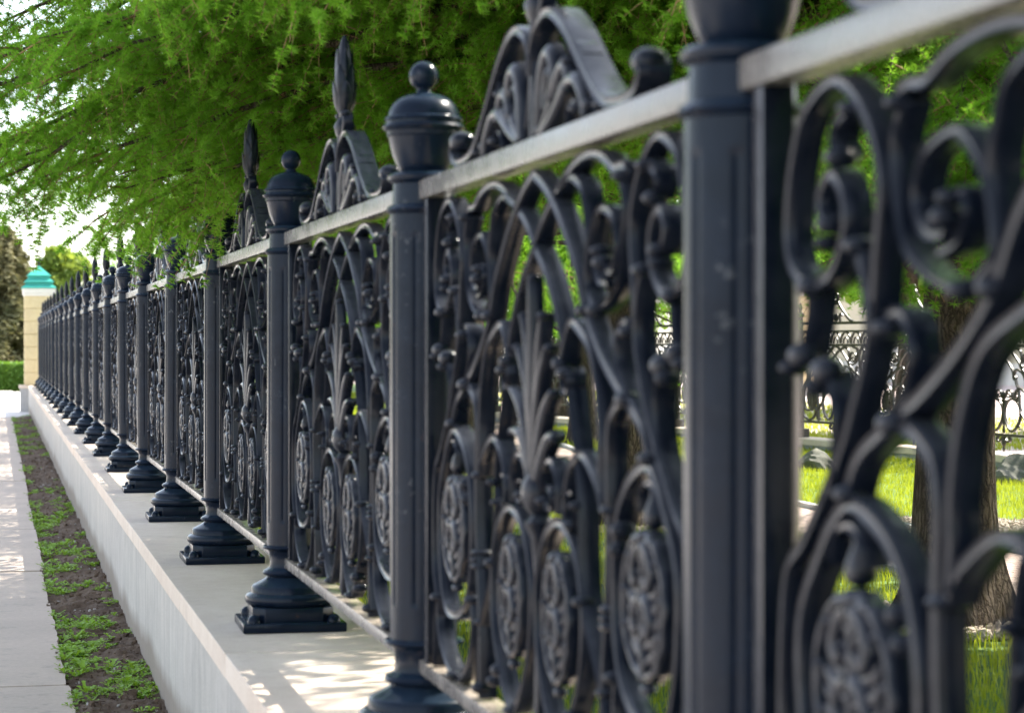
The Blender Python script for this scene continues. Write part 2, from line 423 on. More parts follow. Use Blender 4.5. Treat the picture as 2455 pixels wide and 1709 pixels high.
def medallion_mesh(mb, a, b):
    """pierced leaf oval, half width a, half height b, centred on the origin"""
    for sg in (1, -1):
        q = lambda x, y: (sg*a*x, b*y)
        # leaflets rising from the midrib to the lobed rim, laid over one another
        for k in range(7):
            y0 = -0.92+k*0.25; y1 = y0+0.36
            rim = math.sqrt(max(0.05, 1-min(0.97, abs(y1))**2))
            sweep(mb, [q(0.04,y0*0.85),q(rim*0.34,y0*0.85+0.09),q(rim*0.62,y0*0.85+0.18),q(rim*0.76,y1*0.85)], a*0.25, 0.034, 'dome', taper=leafw, front=-0.020-0.002*(k % 2))
            if k in (1, 3, 5):
                mb.ellipsoid((-0.016, sg*a*rim*0.93, b*(y1-0.02)), (0.014, a*0.12, b*0.06), 8, 6)
        sweep(mb, [q(0.06,1.0),q(0.50,0.88),q(0.90,0.50),q(1.02,0.0),q(0.90,-0.50),q(0.52,-0.86),q(0.06,-1.0)], a*0.17, 0.034, 'dome', taper=lambda t: 0.85+0.3*math.sin(t*42), front=-0.024)
        # two curling inner leaves and their eyes
        sweep(mb, [q(0.05,0.86),q(0.30,0.74),q(0.46,0.50),q(0.36,0.30),q(0.20,0.40)], a*0.22, 0.034, 'dome', taper=headw, front=-0.030)
        sweep(mb, [q(0.05,0.10),q(0.28,0.02),q(0.42,-0.20),q(0.30,-0.38),q(0.16,-0.26)], a*0.22, 0.034, 'dome', taper=headw, front=-0.030)
        mb.ellipsoid((-0.014, sg*a*0.32, b*0.93), (0.014, a*0.2, b*0.09), 8, 6)
    sweep(mb, [(0,-b*0.95),(0.004,-b*0.3),(-0.004,b*0.3),(0,b*0.95)], a*0.17, 0.034, 'dome', front=-0.026, taper=lambda t: 0.8+0.4*math.sin(t*23))
    mb.ellipsoid((-0.014, 0, b*0.98), (0.018, a*0.22, b*0.11), 10, 6)
    mb.ellipsoid((-0.012, 0, -b*0.99), (0.016, a*0.16, b*0.08), 10, 6)
    mb.ellipsoid((-0.008, 0, -b*1.16), (0.016, a*0.20, b*0.09), 10, 6)

CREST = [(0.0,1.640),(0.012,1.690),(0.048,1.725),(0.115,1.746),(0.185,1.744),(0.245,1.726),(0.327,1.687),(0.425,1.625),(0.52,1.568),(0.61,1.528),(0.69,1.516),(0.775,1.515),(0.835,1.527),(0.862,1.550),(0.845,1.570)]
def crest_mesh(mb):
    def half(mr):
        sweep(mb, CREST, 0.023, 0.060, 'channel', mirror=mr, per=6)
        mb.ellipsoid((0, (-1 if mr else 1)*0.838, 1.572), (0.034, 0.034, 0.026), 14, 10)
        D = lambda p, w, tp=leafw, fr=-0.034: sweep(mb, p, w, 0.036, 'dome', taper=tp, front=fr, mirror=mr)
        D([(0.075,1.512),(0.085,1.56),(0.095,1.61),(0.13,1.655),(0.17,1.668),(0.205,1.645),(0.212,1.605),(0.19,1.578)], 0.034, lambda t: 0.7+0.4*math.sin(t*PI))
        D([(0.09,1.512),(0.15,1.545),(0.205,1.585),(0.245,1.618),(0.285,1.630),(0.318,1.610),(0.315,1.580)], 0.032, lambda t: 0.7+0.4*math.sin(t*PI), -0.030)
        D([(0.11,1.512),(0.19,1.535),(0.27,1.568),(0.33,1.592),(0.385,1.590),(0.43,1.566),(0.46,1.54),(0.47,1.513)], 0.030, lambda t: 0.75+0.35*math.sin(t*PI), -0.032)
        D([(0.12,1.56),(0.125,1.60),(0.15,1.63),(0.172,1.625)], 0.022, headw, -0.028)
        D([(0.22,1.55),(0.255,1.575),(0.28,1.595)], 0.022, headw, -0.028)
        S = lambda p, w=0.018: sweep(mb, p, w, 0.044, 'channel', mirror=mr)
        S([(0.085,1.512),(0.042,1.555),(0.016,1.62),(0.003,1.685)], 0.020)
        S([(0.43,1.628),(0.385,1.655),(0.34,1.655),(0.318,1.635)], 0.017)
        S([(0.53,1.514),(0.522,1.545),(0.49,1.553),(0.475,1.53)], 0.016)
        S([(0.30,1.514),(0.315,1.545),(0.36,1.552),(0.385,1.53)], 0.016)
        for (u, v, r) in [(0.19,1.575,(0.018,0.015)),(0.315,1.578,(0.018,0.014)),(0.318,1.633,(0.016,0.013)),(0.485,1.532,(0.02,0.015)),(0.38,1.535,(0.018,0.014)),(0.172,1.622,(0.016,0.014)),(0.57,1.525,(0.02,0.012)),(0.085,1.52,(0.026,0.014))]:
            blob(mb, u, v, r, mr, 0.026)
    half(False); half(True)
    sweep(mb, [(0,1.508),(0,1.58),(0,1.66),(0,1.72),(0,1.768)], 0.026, 0.05, 'dome')

def spike_mesh(mb):
    prof = [(0.020,1.742),(0.030,1.762),(0.036,1.785),(0.026,1.805),(0.017,1.815),(0.022,1.83),(0.031,1.855),(0.034,1.885),(0.032,1.93),(0.027,1.98),(0.020,2.03),(0.012,2.062),(0.003,2.078)]
    mb.lathe(prof, 18)
    # overlapping scale leaves
    for row, (z0, z1, r) in enumerate([(1.82,1.93,0.036),(1.88,1.985,0.034),(1.94,2.035,0.028)]):
        for k in range(4):
            a = k*PI/2 + (PI/4 if row % 2 else 0)
            L = []
            for i in range(7):
                t = i/6
                rr = float(np.interp(z0+(z1-z0)*t, [p_[1] for p_ in prof], [p_[0] for p_ in prof]))-0.002+0.0065*t**0.7
                hw = 0.62*math.sin(PI*min(1, 0.35+0.65*(1-t)))**0.6*(1-t**4)+0.03
                for j in range(5):
                    b = a+(j-2)/2*hw
                    e = 0.003*(1-abs(j-2)/2)
                    L.append(((rr+e)*math.cos(b), (rr+e)*math.sin(b), z0+(z1-z0)*t))
            F = [(i*5+j, i*5+j+1, (i+1)*5+j+1, (i+1)*5+j) for i in range(6) for j in range(4)]
            mb.add(L, F)
    for sg in (1, -1):
        sweep(mb, [(sg*0.006,1.745),(sg*0.04,1.765),(sg*0.058,1.795),(sg*0.05,1.822)], 0.024, 0.034, 'dome', taper=tailw)
        mb.ellipsoid((-0.004, sg*0.05, 1.822), (0.02, 0.015, 0.012), 10, 6)

def flute(r, z, i, n):
    if 0.405 < z < 1.375:
        k = i % (n//8)
        if k == 4: return r-0.0048
    return r

def make_post():
    mb = MB()
    zs = [0.318,0.40,0.404,0.409,0.42] + [0.42+i*0.095 for i in range(1, 10)] + [1.36,1.371,1.376,1.38,1.424]
    prof = [(0.088,0.300),(0.101,0.303),(0.105,0.309),(0.102,0.315)] + [(0.0885,z) for z in zs] + [(0.094,1.428),(0.099,1.436),(0.094,1.445),(0.083,1.450),(0.081,1.503),(0.086,1.508),(0.094,1.514),(0.096,1.523),(0.090,1.531),(0.07,1.536)]
    mb.lathe(prof, 72, rf=flute)
    post = mb.build('fence_post', M['iron_cast'], smooth=40)
    b = MB()
    b.lathe([(0.145,0.088),(0.160,0.092),(0.170,0.102),(0.173,0.114),(0.169,0.127),(0.158,0.135),(0.149,0.138),(0.147,0.158),(0.143,0.165),(0.138,0.168),(0.126,0.174),(0.110,0.182),(0.096,0.190),(0.088,0.196),(0.090,0.200),(0.101,0.205),(0.105,0.213),(0.101,0.221),(0.088,0.227),(0.080,0.232),(0.077,0.245),(0.077,0.275),(0.081,0.292),(0.088,0.2995)], 56)
    b.build('base_moulding', M['iron_cast'], post)
    p = MB()
    p.box(-0.195,0.195,-0.195,0.195,0.002,0.036)
    o = p.build('plinth', M['iron_cast'], post, bevel=0.006)
    q = MB(); h = 0.155; c = 0.045
    ring = [(h,-h+c),(h,h-c),(h-c,h),(-h+c,h),(-h,h-c),(-h,-h+c),(-h+c,-h),(h-c,-h)]
    q.add([(x,y,0.036) for x,y in ring]+[(x*0.985,y*0.985,0.089) for x,y in ring], [tuple(range(7,-1,-1)), tuple(range(8,16))]+[(i,(i+1)%8,8+(i+1)%8,8+i) for i in range(8)])
    q.build('plinth_block', M['iron_cast'], post, bevel=0.004)
    for sx in (1,-1):
        for sy in (1,-1):
            n = MB(); n.lathe([(0.026,0.036),(0.026,0.042),(0.022,0.056),(0.013,0.064),(0.004,0.067)], 12, (sx*0.150, sy*0.150, 0))
            n.build('bolt', M['iron_cast'], post)
    u = MB()
    u.lathe([(0.060,1.534),(0.066,1.545),(0.070,1.552),(0.082,1.58),(0.090,1.612),(0.093,1.626),(0.097,1.629),(0.098,1.641),(0.104,1.645),(0.108,1.652),(0.104,1.659),(0.099,1.661),(0.099,1.668),(0.103,1.671),(0.101,1.677),(0.094,1.681),(0.091,1.694),(0.082,1.713),(0.066,1.728),(0.044,1.737),(0.026,1.741),(0.020,1.746),(0.018,1.752)], 56)
    u.build('urn_cap', M['iron_cast'], post)
    k = MB(); k.lathe([(0.017,1.750)]+[(0.0385*math.sin(t),1.788-0.0385*math.cos(t)) for t in np.linspace(0.5,PI-0.03,14)], 28)
    k.build('ball_finial', M['iron_cast'], post)
    return post

S0 = 2.717
def make_panel():
    mb = MB(); scroll_panel(mb)
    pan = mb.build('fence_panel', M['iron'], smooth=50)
    e = S0/2-0.138
    for sg in (1,-1):
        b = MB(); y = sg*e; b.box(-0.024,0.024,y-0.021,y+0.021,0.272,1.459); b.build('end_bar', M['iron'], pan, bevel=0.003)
    r = MB(); L = S0/2-0.062
    r.box(-0.030,0.030,-L,L,1.460,1.508); r.build('top_rail', M['iron_rail'], pan, bevel=0.003)
    r = MB(); r.box(-0.030,0.030,-L,L,0.236,0.271); r.build('bottom_rail', M['iron_rail'], pan, bevel=0.003)
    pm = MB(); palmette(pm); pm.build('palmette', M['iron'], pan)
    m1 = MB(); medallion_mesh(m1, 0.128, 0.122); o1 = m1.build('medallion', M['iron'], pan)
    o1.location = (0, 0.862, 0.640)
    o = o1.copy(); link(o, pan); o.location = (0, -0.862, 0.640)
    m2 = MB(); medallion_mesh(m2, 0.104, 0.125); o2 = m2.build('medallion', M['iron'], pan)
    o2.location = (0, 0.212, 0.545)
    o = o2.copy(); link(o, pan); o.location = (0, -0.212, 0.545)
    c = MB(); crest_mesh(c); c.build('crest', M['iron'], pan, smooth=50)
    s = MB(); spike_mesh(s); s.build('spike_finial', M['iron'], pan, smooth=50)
    return pan

YS = [3.26, 5.86, 8.68] + [8.68+2.717*k for k in range(1, 19)]
fence = empty('iron_fence', (0, YS[0], WALL_H))
tag(fence, 'long black cast iron fence with ball topped posts standing on the stone coping', 'fence')
post0 = make_post(); panel0 = make_panel()
for i, y in enumerate(YS):
    o = post0 if i == 0 else copy_tree(post0)
    o.parent = fence; o.location = (random.uniform(-0.004,0.004), y-YS[0], 0)
    o.rotation_euler = (random.uniform(-0.004,0.004), random.uniform(-0.005,0.005), random.choice((0,PI/2,PI,-PI/2))+random.uniform(-0.02,0.02))
spans = [(YS[0]-S0, YS[0])] + list(zip(YS[:-1], YS[1:]))
for i, (a, b) in enumerate(spans):
    o = panel0 if i == 0 else copy_tree(panel0)
    o.parent = fence; o.location = (0, (a+b)/2-YS[0], 0)
    o.scale = (1, (b-a)/S0, 1)

# ------------------------------------------------------------------ retaining wall with coping
YEND = 59.0
wall = MB(); wall.box(-0.309,0.309,-6,YEND-0.50,-0.25,WALL_H-0.0865)
wall = wall.build('retaining_wall', M['wall'], smooth=0)
tag(wall, 'pale rendered retaining wall with beige coping carrying the iron fence', 'wall')
y = -6.0; k = 0
lens = [1.9,2.1,2.0,1.85,2.15]
cop = MB()
while y < YEND-0.5:
    L = lens[k % 5]; y2 = min(y+L, YEND-0.5)
    dz = random.uniform(-0.0012,0.0012); dx = random.uniform(-0.003,0.003)
    b = MB(); b.box(-0.318+dx,0.318+dx,y+0.0012,y2-0.0012,WALL_H-0.0855,WALL_H+dz)
    cop.add(b.v, b.f)
    y = y2; k += 1
cop.build('coping', M['coping'], wall, smooth=0, bevel=0.004)

# gate pillar at the far end
pil = empty('gate_pillar', (-0.045, YEND+0.15, 0))
tag(pil, 'cream block pillar with stepped teal roof at the far end of the fence', 'pillar', 'cream pillars with teal roofs')
M['cream'] = mat_stone('cream_plaster', (0.64,0.52,0.30), (0.56,0.45,0.27), 9, 0.85, 0.1, spots=(0.47,0.38,0.24))
M['white_trim'] = mat_plain('white_plaster', (0.72,0.68,0.62), 0.8, 0.05, 8)
M['teal'] = mat_plain('teal_sheet_metal', (0.035,0.33,0.265), 0.5, 0.22, 7)
M['grey_render'] = mat_stone('grey_render', (0.40,0.40,0.40), (0.34,0.34,0.34), 9, 0.85, 0.1)
b = MB(); b.box(-0.47,0.47,-0.42,0.42,-0.25,WALL_H-0.07); b.build('pedestal', M['grey_render'], pil, smooth=0)
b = MB(); b.box(-0.50,0.50,-0.45,0.45,WALL_H-0.069,WALL_H+0.005); b.build('pedestal_coping', M['coping'], pil, smooth=0, bevel=0.006)
b = MB(); z = WALL_H+0.006; n = 7; H = (2.93-z)/n
for i in range(n):
    b.box(-0.367,0.367,-0.367,0.367,z+i*H+0.010,z+(i+1)*H-0.010)
    b.box(-0.350,0.350,-0.350,0.350,z+i*H-0.010 if i else z,z+i*H+0.0098)
b.build('shaft', M['cream'], pil, smooth=0, bevel=0.004)
b = MB(); b.box(-0.39,0.39,-0.39,0.39,2.921,2.99); b.box(-0.41,0.41,-0.41,0.41,2.992,3.115); b.build('cornice', M['white_trim'], pil, smooth=0, bevel=0.006)
b = MB()
def tier(z0, h0, z1, h1):
    b.add([(-h0,-h0,z0),(h0,-h0,z0),(h0,h0,z0),(-h0,h0,z0),(-h1,-h1,z1),(h1,-h1,z1),(h1,h1,z1),(-h1,h1,z1)], [(3,2,1,0),(4,5,6,7),(0,1,5,4),(1,2,6,5),(2,3,7,6),(3,0,4,7)])
tier(3.116,0.435,3.135,0.435); tier(3.136,0.43,3.20,0.365); tier(3.201,0.34,3.27,0.33); tier(3.271,0.375,3.285,0.37); tier(3.286,0.365,3.36,0.29); tier(3.361,0.275,3.43,0.27); tier(3.431,0.305,3.445,0.30); tier(3.446,0.295,3.69,0.02)
b.build('roof', M['teal'], pil, smooth=0)
lamp = empty('globe_lamp', (-0.045, YEND+0.15, 3.69))
tag(lamp, 'white glass globe lamp on the teal roof of the far pillar', 'lamp')
t = NT('opal_glass'); p = t.principled((0.88,0.87,0.84), 0.5, None, 0.3); tr = t.n('ShaderNodeBsdfTranslucent'); tr.inputs['Color'].default_value = (0.95,0.93,0.9,1); ms = t.n('ShaderNodeMixShader'); ms.inputs[0].default_value = 0.6; t.l(p.outputs[0], ms.inputs[1]); t.l(tr.outputs[0], ms.inputs[2]); M['opal'] = t.done(ms)
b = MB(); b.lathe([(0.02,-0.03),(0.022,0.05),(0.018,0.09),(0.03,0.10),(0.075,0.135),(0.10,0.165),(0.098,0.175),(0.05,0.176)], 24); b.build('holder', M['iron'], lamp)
b = MB(); b.lathe([(0.152*math.sin(a), 0.318-0.152*math.cos(a)) for a in np.linspace(0.35,PI-0.02,20)], 32); b.build('globe', M['opal'], lamp)

# ------------------------------------------------------------------ ground, pavement, soil strip
def sheet(name, x0, x1, y0, y1, z, m, kind='structure'):
    b = MB(); b.add([(x0,y0,z),(x1,y0,z),(x1,y1,z),(x0,y1,z)], [(0,1,2,3)])
    o = b.build(name, m, smooth=0); tag(o, kind=kind); return o
M['ground'] = mat_stone('far_ground', (0.40,0.38,0.34), (0.46,0.43,0.38), 3, 0.9, 0.05)
sheet('ground', -900, 900, -60, 1500, -0.30, M['ground'])
sheet('plaza', -200, 60, 54.6, 83, -0.012, M['plaza'])
sheet('street', -60, -3.2, -20, 54.59, -0.10, M['plaza'])

# pavement slabs, each a little out of line
EDGE = -0.745
sw = MB(); ends = [-5.0,-1.4,2.3,6.1,9.4]+[12.08-0.27,15.9-0.36,18.15-0.4,22.2-0.5,27.7-0.6,30.0-0.66,31.6-0.7,36.4,40.5-0.9,45.0,50.0,54.58]
for i in range(len(ends)-1):
    a, b_ = ends[i], ends[i+1]
    for c, (xa, xb) in enumerate(((-3.19,-2.0),(-2.0,EDGE))):
        off = random.uniform(-0.012,0.012)
        n = max(3, int((b_-a)/0.12)); zt = random.uniform(-0.004,0.004)
        ys = np.linspace(a+0.013, b_-0.013, n)
        rr = []
        for j, yy in enumerate(ys):
            e = xb-0.006 if c == 0 else xb+off+random.uniform(-0.006,0.006)
            if j in (0, n-1) and c == 1: e -= random.uniform(0.0,0.012)
            rr.append((e, yy))
        L = [(xa+0.006, yy, zt) for yy in ys]; R_ = [(e, yy, zt) for e, yy in rr]; Rb = [(e+0.004, yy, -0.16) for e, yy in rr]; Lb = [(xa+0.006, yy, -0.16) for yy in ys]
        V = L+R_+Rb+Lb; F = []
        for j in range(n-1):
            F += [(j,j+1,n+j+1,n+j),(n+j,n+j+1,2*n+j+1,2*n+j),(3*n+j,3*n+j+1,j+1,j)]
        F += [(0,n,2*n,3*n),(n-1,4*n-1,3*n-1,2*n-1)]
        sw.add(V, F)
o = sw.build('sidewalk', M['slab'], smooth=0); tag(o, kind='structure')
sheet('sidewalk_bed', -3.19, EDGE+0.002, -5, 54.58, -0.055, M['joint'])

# soil
def vnoise(x, y, s, seed):
    r = np.random.default_rng(seed); g = r.random((64, 64))
    X = (x*s) % 64; Y = (y*s) % 64
    i = np.floor(X).astype(int); j = np.floor(Y).astype(int); fx = X-i; fy = Y-j
    fx = fx*fx*(3-2*fx); fy = fy*fy*(3-2*fy); i2 = (i+1) % 64; j2 = (j+1) % 64; i %= 64; j %= 64
    return (g[i,j]*(1-fx)*(1-fy)+g[i2,j]*fx*(1-fy)+g[i,j2]*(1-fx)*fy+g[i2,j2]*fx*fy)-0.5
def soil_z(x, y):
    z = 0.05*vnoise(x, y, 3.1, 1)+0.035*vnoise(x, y, 9.0, 2)+0.022*vnoise(x, y, 27.0, 3)+0.012*vnoise(x, y, 60.0, 4)
    return z-0.028+0.03*np.clip((x-EDGE)/0.45,0,1)
nx, ny = 46, 2300
ux = np.linspace(EDGE-0.03, -0.300, nx); uy = 4+(54.6-4)*np.linspace(0,1,ny)**1.6
X, Y = np.meshgrid(ux, uy, indexing='ij')
V = np.stack([X, Y, soil_z(X, Y)], -1).reshape(-1, 3)
I = np.arange(nx*ny).reshape(nx, ny)
F = np.stack([I[:-1,:-1], I[1:,:-1], I[1:,1:], I[:-1,1:]], -1).reshape(-1, 4)
o = np_mesh('soil', V, F, M['soil'], smooth=True); tag(o, kind='structure')

# clods and pebbles lying on the soil
t_ico = [(0,0,1),(0.894,0,0.447),(0.276,0.851,0.447),(-0.724,0.526,0.447),(-0.724,-0.526,0.447),(0.276,-0.851,0.447),(0.724,0.526,-0.447),(-0.276,0.851,-0.447),(-0.894,0,-0.447),(-0.276,-0.851,-0.447),(0.724,-0.526,-0.447),(0,0,-1)]
f_ico = [(0,1,2),(0,2,3),(0,3,4),(0,4,5),(0,5,1),(1,6,2),(2,7,3),(3,8,4),(4,9,5),(5,10,1),(6,7,2),(7,8,3),(8,9,4),(9,10,5),(10,6,1),(11,7,6),(11,8,7),(11,9,8),(11,10,9),(11,6,10)]
def stones(name, pts, sizes, m):
    n = len(pts); base = np.array(t_ico)
    V = base[None]*(1+0.35*rng.standard_normal((n,12,1)))*np.array(sizes)[:,None,None]*(0.6+0.8*rng.random((n,1,3)))+pts[:,None,:]
    F = np.array(f_ico)[None]+(np.arange(n)*12)[:,None,None]
    return np_mesh(name, V.reshape(-1,3), F.reshape(-1,3), m)
n = 5200
px = EDGE+rng.random(n)*0.43; py = 8+rng.random(n)**1.5*46
sz = 0.004+0.017*rng.random(n)**5
pz = soil_z(px, py)+sz*0.3
tag(stones('soil_crumbs', np.stack([px,py,pz],-1), sz, M['soil']), kind='stuff')
n = 420
px = EDGE+rng.random(n)*0.43; py = 8+rng.random(n)**1.5*46; sz = 0.004+0.009*rng.random(n)**2
M['pebble'] = mat_stone('pebble', (0.40,0.37,0.33), (0.26,0.24,0.22), 30, 0.8, 0.2)
tag(stones('soil_pebbles', np.stack([px,py,soil_z(px,py)+sz*0.4],-1), sz, M['pebble']), kind='stuff')

# low weeds: rosettes of lobed leaves
def weed_mesh(pts, rad, name, m):
    Vs = []; Fs = []; b = 0
    T = np.linspace(0, 1, 7)
    lob = np.array([0.10,0.22,0.55,0.42,0.95,0.8,0.06])
    for (x, y, z), r in zip(pts, rad):
        nl = random.randint(6, 11); a0 = random.random()*6.28
        for q in range(nl):
            a = a0+q*2*PI/nl+random.uniform(-0.4,0.4); L = r*random.uniform(0.6,1.25); up = random.uniform(0.25,1.0)
            d = np.array([math.cos(a), math.sin(a)]); pn = np.array([-d[1], d[0]]); w = L*random.uniform(0.16,0.26)
            bend = random.uniform(0.3,0.9)
            h = L*(up*T-bend*up*T*T*0.75)
            s = L*T*math.cos(up*0.5)
            c = np.stack([x+d[0]*s, y+d[1]*s, z+h+0.004], -1)
            jag = lob*(1+0.25*np.random.default_rng(q).standard_normal(7))
            off = np.concatenate([np.outer(jag*w, pn), (jag*w*0.35)[:,None]], 1)
            Vs.append(c+off); Vs.append(c); Vs.append(c-off*np.array([1,1,-1]))
            i = np.arange(6)
            Fs.append(np.stack([b+i, b+i+1, b+7+i+1, b+7+i], -1)); Fs.append(np.stack([b+7+i, b+7+i+1, b+14+i+1, b+14+i], -1))
            b += 21
    return np_mesh(name, np.concatenate(Vs), np.concatenate(Fs), m, smooth=True)
M['weed'] = mat_leaf('weed_leaf', (0.15,0.30,0.02), (0.26,0.44,0.04), 5, 0.35, 0.45)
pts = []; rad = []
for k in range(9000):
    x = EDGE-0.01+random.random()**1.1*0.44; y = 8.5+random.random()**1.35*46
    c = float(vnoise(np.array([x]), np.array([y*0.55]), 3.3, 21)[0]+0.6*vnoise(np.array([x]), np.array([y]), 8.0, 22)[0])
    edge = 0.16 if x < EDGE+0.12 else (-0.02 if x < -0.45 else -0.05)
    bare = 0.28 if 30 < y < 38 else (0.1 if y > 38 else 0)
    if c+edge-bare > 0.03:
        pts.append((x, y, float(soil_z(np.array([x]), np.array([y]))[0]))); rad.append(random.uniform(0.012,0.04) if random.random() < 0.86 else random.uniform(0.04,0.068))
tag(weed_mesh(pts, rad, 'weeds', M['weed']), kind='stuff')

# ------------------------------------------------------------------ the park: lawn, path, gravel beds
M['lawn'] = mat_leaf('lawn_soil', (0.045,0.085,0.018), (0.10,0.17,0.03), 2.5, 0.0, 0.9)
sheet('lawn', 0.309, 60, -8, 140, PARK_Z, M['lawn'])
b = MB(); b.box(0.310, 0.42, -8, YEND, PARK_Z-0.6, PARK_Z+0.001)
def ribbon(name, ctr, width, z, m, top=None):
    C = catmull(ctr, 10); V = []
    for i, p in enumerate(C):
        a = C[max(0,i-1)]; q = C[min(len(C)-1,i+1)]; d = (q-a)/np.linalg.norm(q-a); nn = np.array([-d[1], d[0]])
        V += [(*(p+nn*width/2), z), (*(p-nn*width/2), z)]
    F = [(2*i, 2*i+1, 2*i+3, 2*i+2) for i in range(len(C)-1)]
    b = MB(); b.add(V, F)
    return b.build(name, m, smooth=0), C
def mat_pavers():
    t = NT('pink_pavers')
    v = t.world()
    br = t.n('ShaderNodeTexBrick', Scale=1.0); br.inputs['Mortar Size'].default_value = 0.008
    br.inputs['Brick Width'].default_value = 0.24; br.inputs['Row Height'].default_value = 0.12
    br.inputs['Color1'].default_value = (0.46,0.34,0.29,1); br.inputs['Color2'].default_value = (0.40,0.31,0.27,1); br.inputs['Mortar'].default_value = (0.16,0.13,0.11,1)
    t.l(v, br.inputs['Vector'])
    n = t.noise(v, 12, 5, 0.6)
    c = t.mix(0.4, br.outputs['Color'], t.ramp(n, [(0.3,(0.35,0.33,0.32)),(0.7,(0.7,0.7,0.7))]), 'SOFT_LIGHT')
    return t.done(t.principled(c, 0.8, t.bump(br.outputs['Fac'], -0.4, 0.004), 0.3))
M['paver'] = mat_pavers()
PATH = [(4.6,-8),(4.6,4),(4.62,10),(4.66,15),(4.78,20),(5.05,25),(5.6,30),(6.3,34),(7.5,40),(9,47)]
o, PC = ribbon('path', PATH, 1.16, PARK_Z+0.008, M['paver']); tag(o, kind='structure')
M['kerb'] = mat_stone('kerb_concrete', (0.50,0.49,0.47), (0.42,0.41,0.39), 20, 0.85, 0.2)
kb = MB()
for sg in (1, -1):
    C = []
    for i, p in enumerate(PC):
        a = PC[max(0,i-1)]; q = PC[min(len(PC)-1,i+1)]; d = (q-a)/np.linalg.norm(q-a); C.append((p, np.array([-d[1], d[0]])))
    V = []
    for p, nn in C:
        for (o_, z_) in ((0.585,-0.1),(0.585,0.045),(0.655,0.045),(0.655,-0.1)):
            V.append((*(p+sg*nn*o_), PARK_Z+z_))
    F = [(4*i+j, 4*i+j+1, 4*i+j+5, 4*i+j+4) for i in range(len(C)-1) for j in range(3)]
    kb.add(V, F)
o = kb.build('path_kerb', M['kerb'], smooth=0); tag(o, kind='structure')
M['gravel'] = mat_stone('gravel', (0.36,0.30,0.24), (0.44,0.38,0.31), 40, 0.9, 0.6)
BEDS = [(3.40,10.2,0.72),(3.38,16.1,0.62),(5.75,15.5,0.75)]
for k, (bx, by, br_) in enumerate(BEDS):
    N = 40; V = [(bx, by, PARK_Z+0.006)]+[(bx+br_*(1+0.06*math.sin(3*a+k))*math.cos(a), by+br_*(1+0.06*math.sin(5*a))*math.sin(a), PARK_Z+0.0055) for a in np.linspace(0,2*PI,N,endpoint=False)]
    b = MB(); b.add(V, [(0,1+i,1+(i+1)%N) for i in range(N)])
    o = b.build('gravel_bed', M['gravel'], smooth=0); tag(o, kind='structure')
    n = 2600; a = rng.random(n)*2*PI; r = br_*np.sqrt(rng.random(n))
    sz = 0.006+0.012*rng.random(n)**2
    P = np.stack([bx+r*np.cos(a), by+r*np.sin(a), PARK_Z+0.008+sz*0.3], -1)
    if k == 0:  P = P[np.abs(P[:,0]-4.62) > 0.68]; sz = sz[:len(P)]
    tag(stones('gravel_chips', P, sz, M['gravel']), kind='stuff')

def pathx(y):
    return np.interp(y, [p[1] for p in PC], [p[0] for p in PC])
def grass(name, n, x0, x1, y0, y1, hmin, hmax, w, m):
    x = x0+rng.random(n)*(x1-x0); y = y0+rng.random(n)**1.2*(y1-y0)
    ok = np.abs(x-pathx(y)) > 0.67
    for bx, by, br_ in BEDS: ok &= (x-bx)**2+(y-by)**2 > (br_*0.97)**2
    clump = vnoise(x, y, 2.3, 31)+0.5*vnoise(x, y, 7, 32)
    ok &= (clump > -0.42)
    x, y, clump = x[ok], y[ok], clump[ok]; n = len(x)
    h = (hmin+(hmax-hmin)*rng.random(n))*(1+0.8*clump)
    a = rng.random(n)*2*PI; lean = 0.55*rng.random(n)*h; la = rng.random(n)*2*PI
    dx, dy = np.cos(a)*w/2, np.sin(a)*w/2
    z = np.full(n, PARK_Z)
    A = np.stack([x-dx, y-dy, z], -1); B = np.stack([x+dx, y+dy, z], -1)
    mx = x+0.35*lean*np.cos(la); my = y+0.35*lean*np.sin(la)
    C_ = np.stack([mx+dx*0.7, my+dy*0.7, z+h*0.6], -1); D = np.stack([mx-dx*0.7, my-dy*0.7, z+h*0.6], -1)
    T = np.stack([x+lean*np.cos(la), y+lean*np.sin(la), z+h], -1)
    V = np.stack([A,B,C_,D,T], 1).reshape(-1,3); k = np.arange(n)*5
    F = np.concatenate([np.stack([k,k+1,k+2],-1), np.stack([k,k+2,k+3],-1), np.stack([k+3,k+2,k+4],-1)])
    o = np_mesh(name, V, F, m); tag(o, kind='stuff'); return o
M['grass'] = mat_leaf('grass_blade', (0.125,0.195,0.010), (0.29,0.35,0.022), 1.2, 0.45, 0.5, (0.50,0.52,0.03))
grass('grass', 260000, 0.45, 10.5, 5.5, 34, 0.03, 0.075, 0.006, M['grass'])
grass('grass_far', 60000, 3, 16, 26, 60, 0.05, 0.10, 0.016, M['grass'])

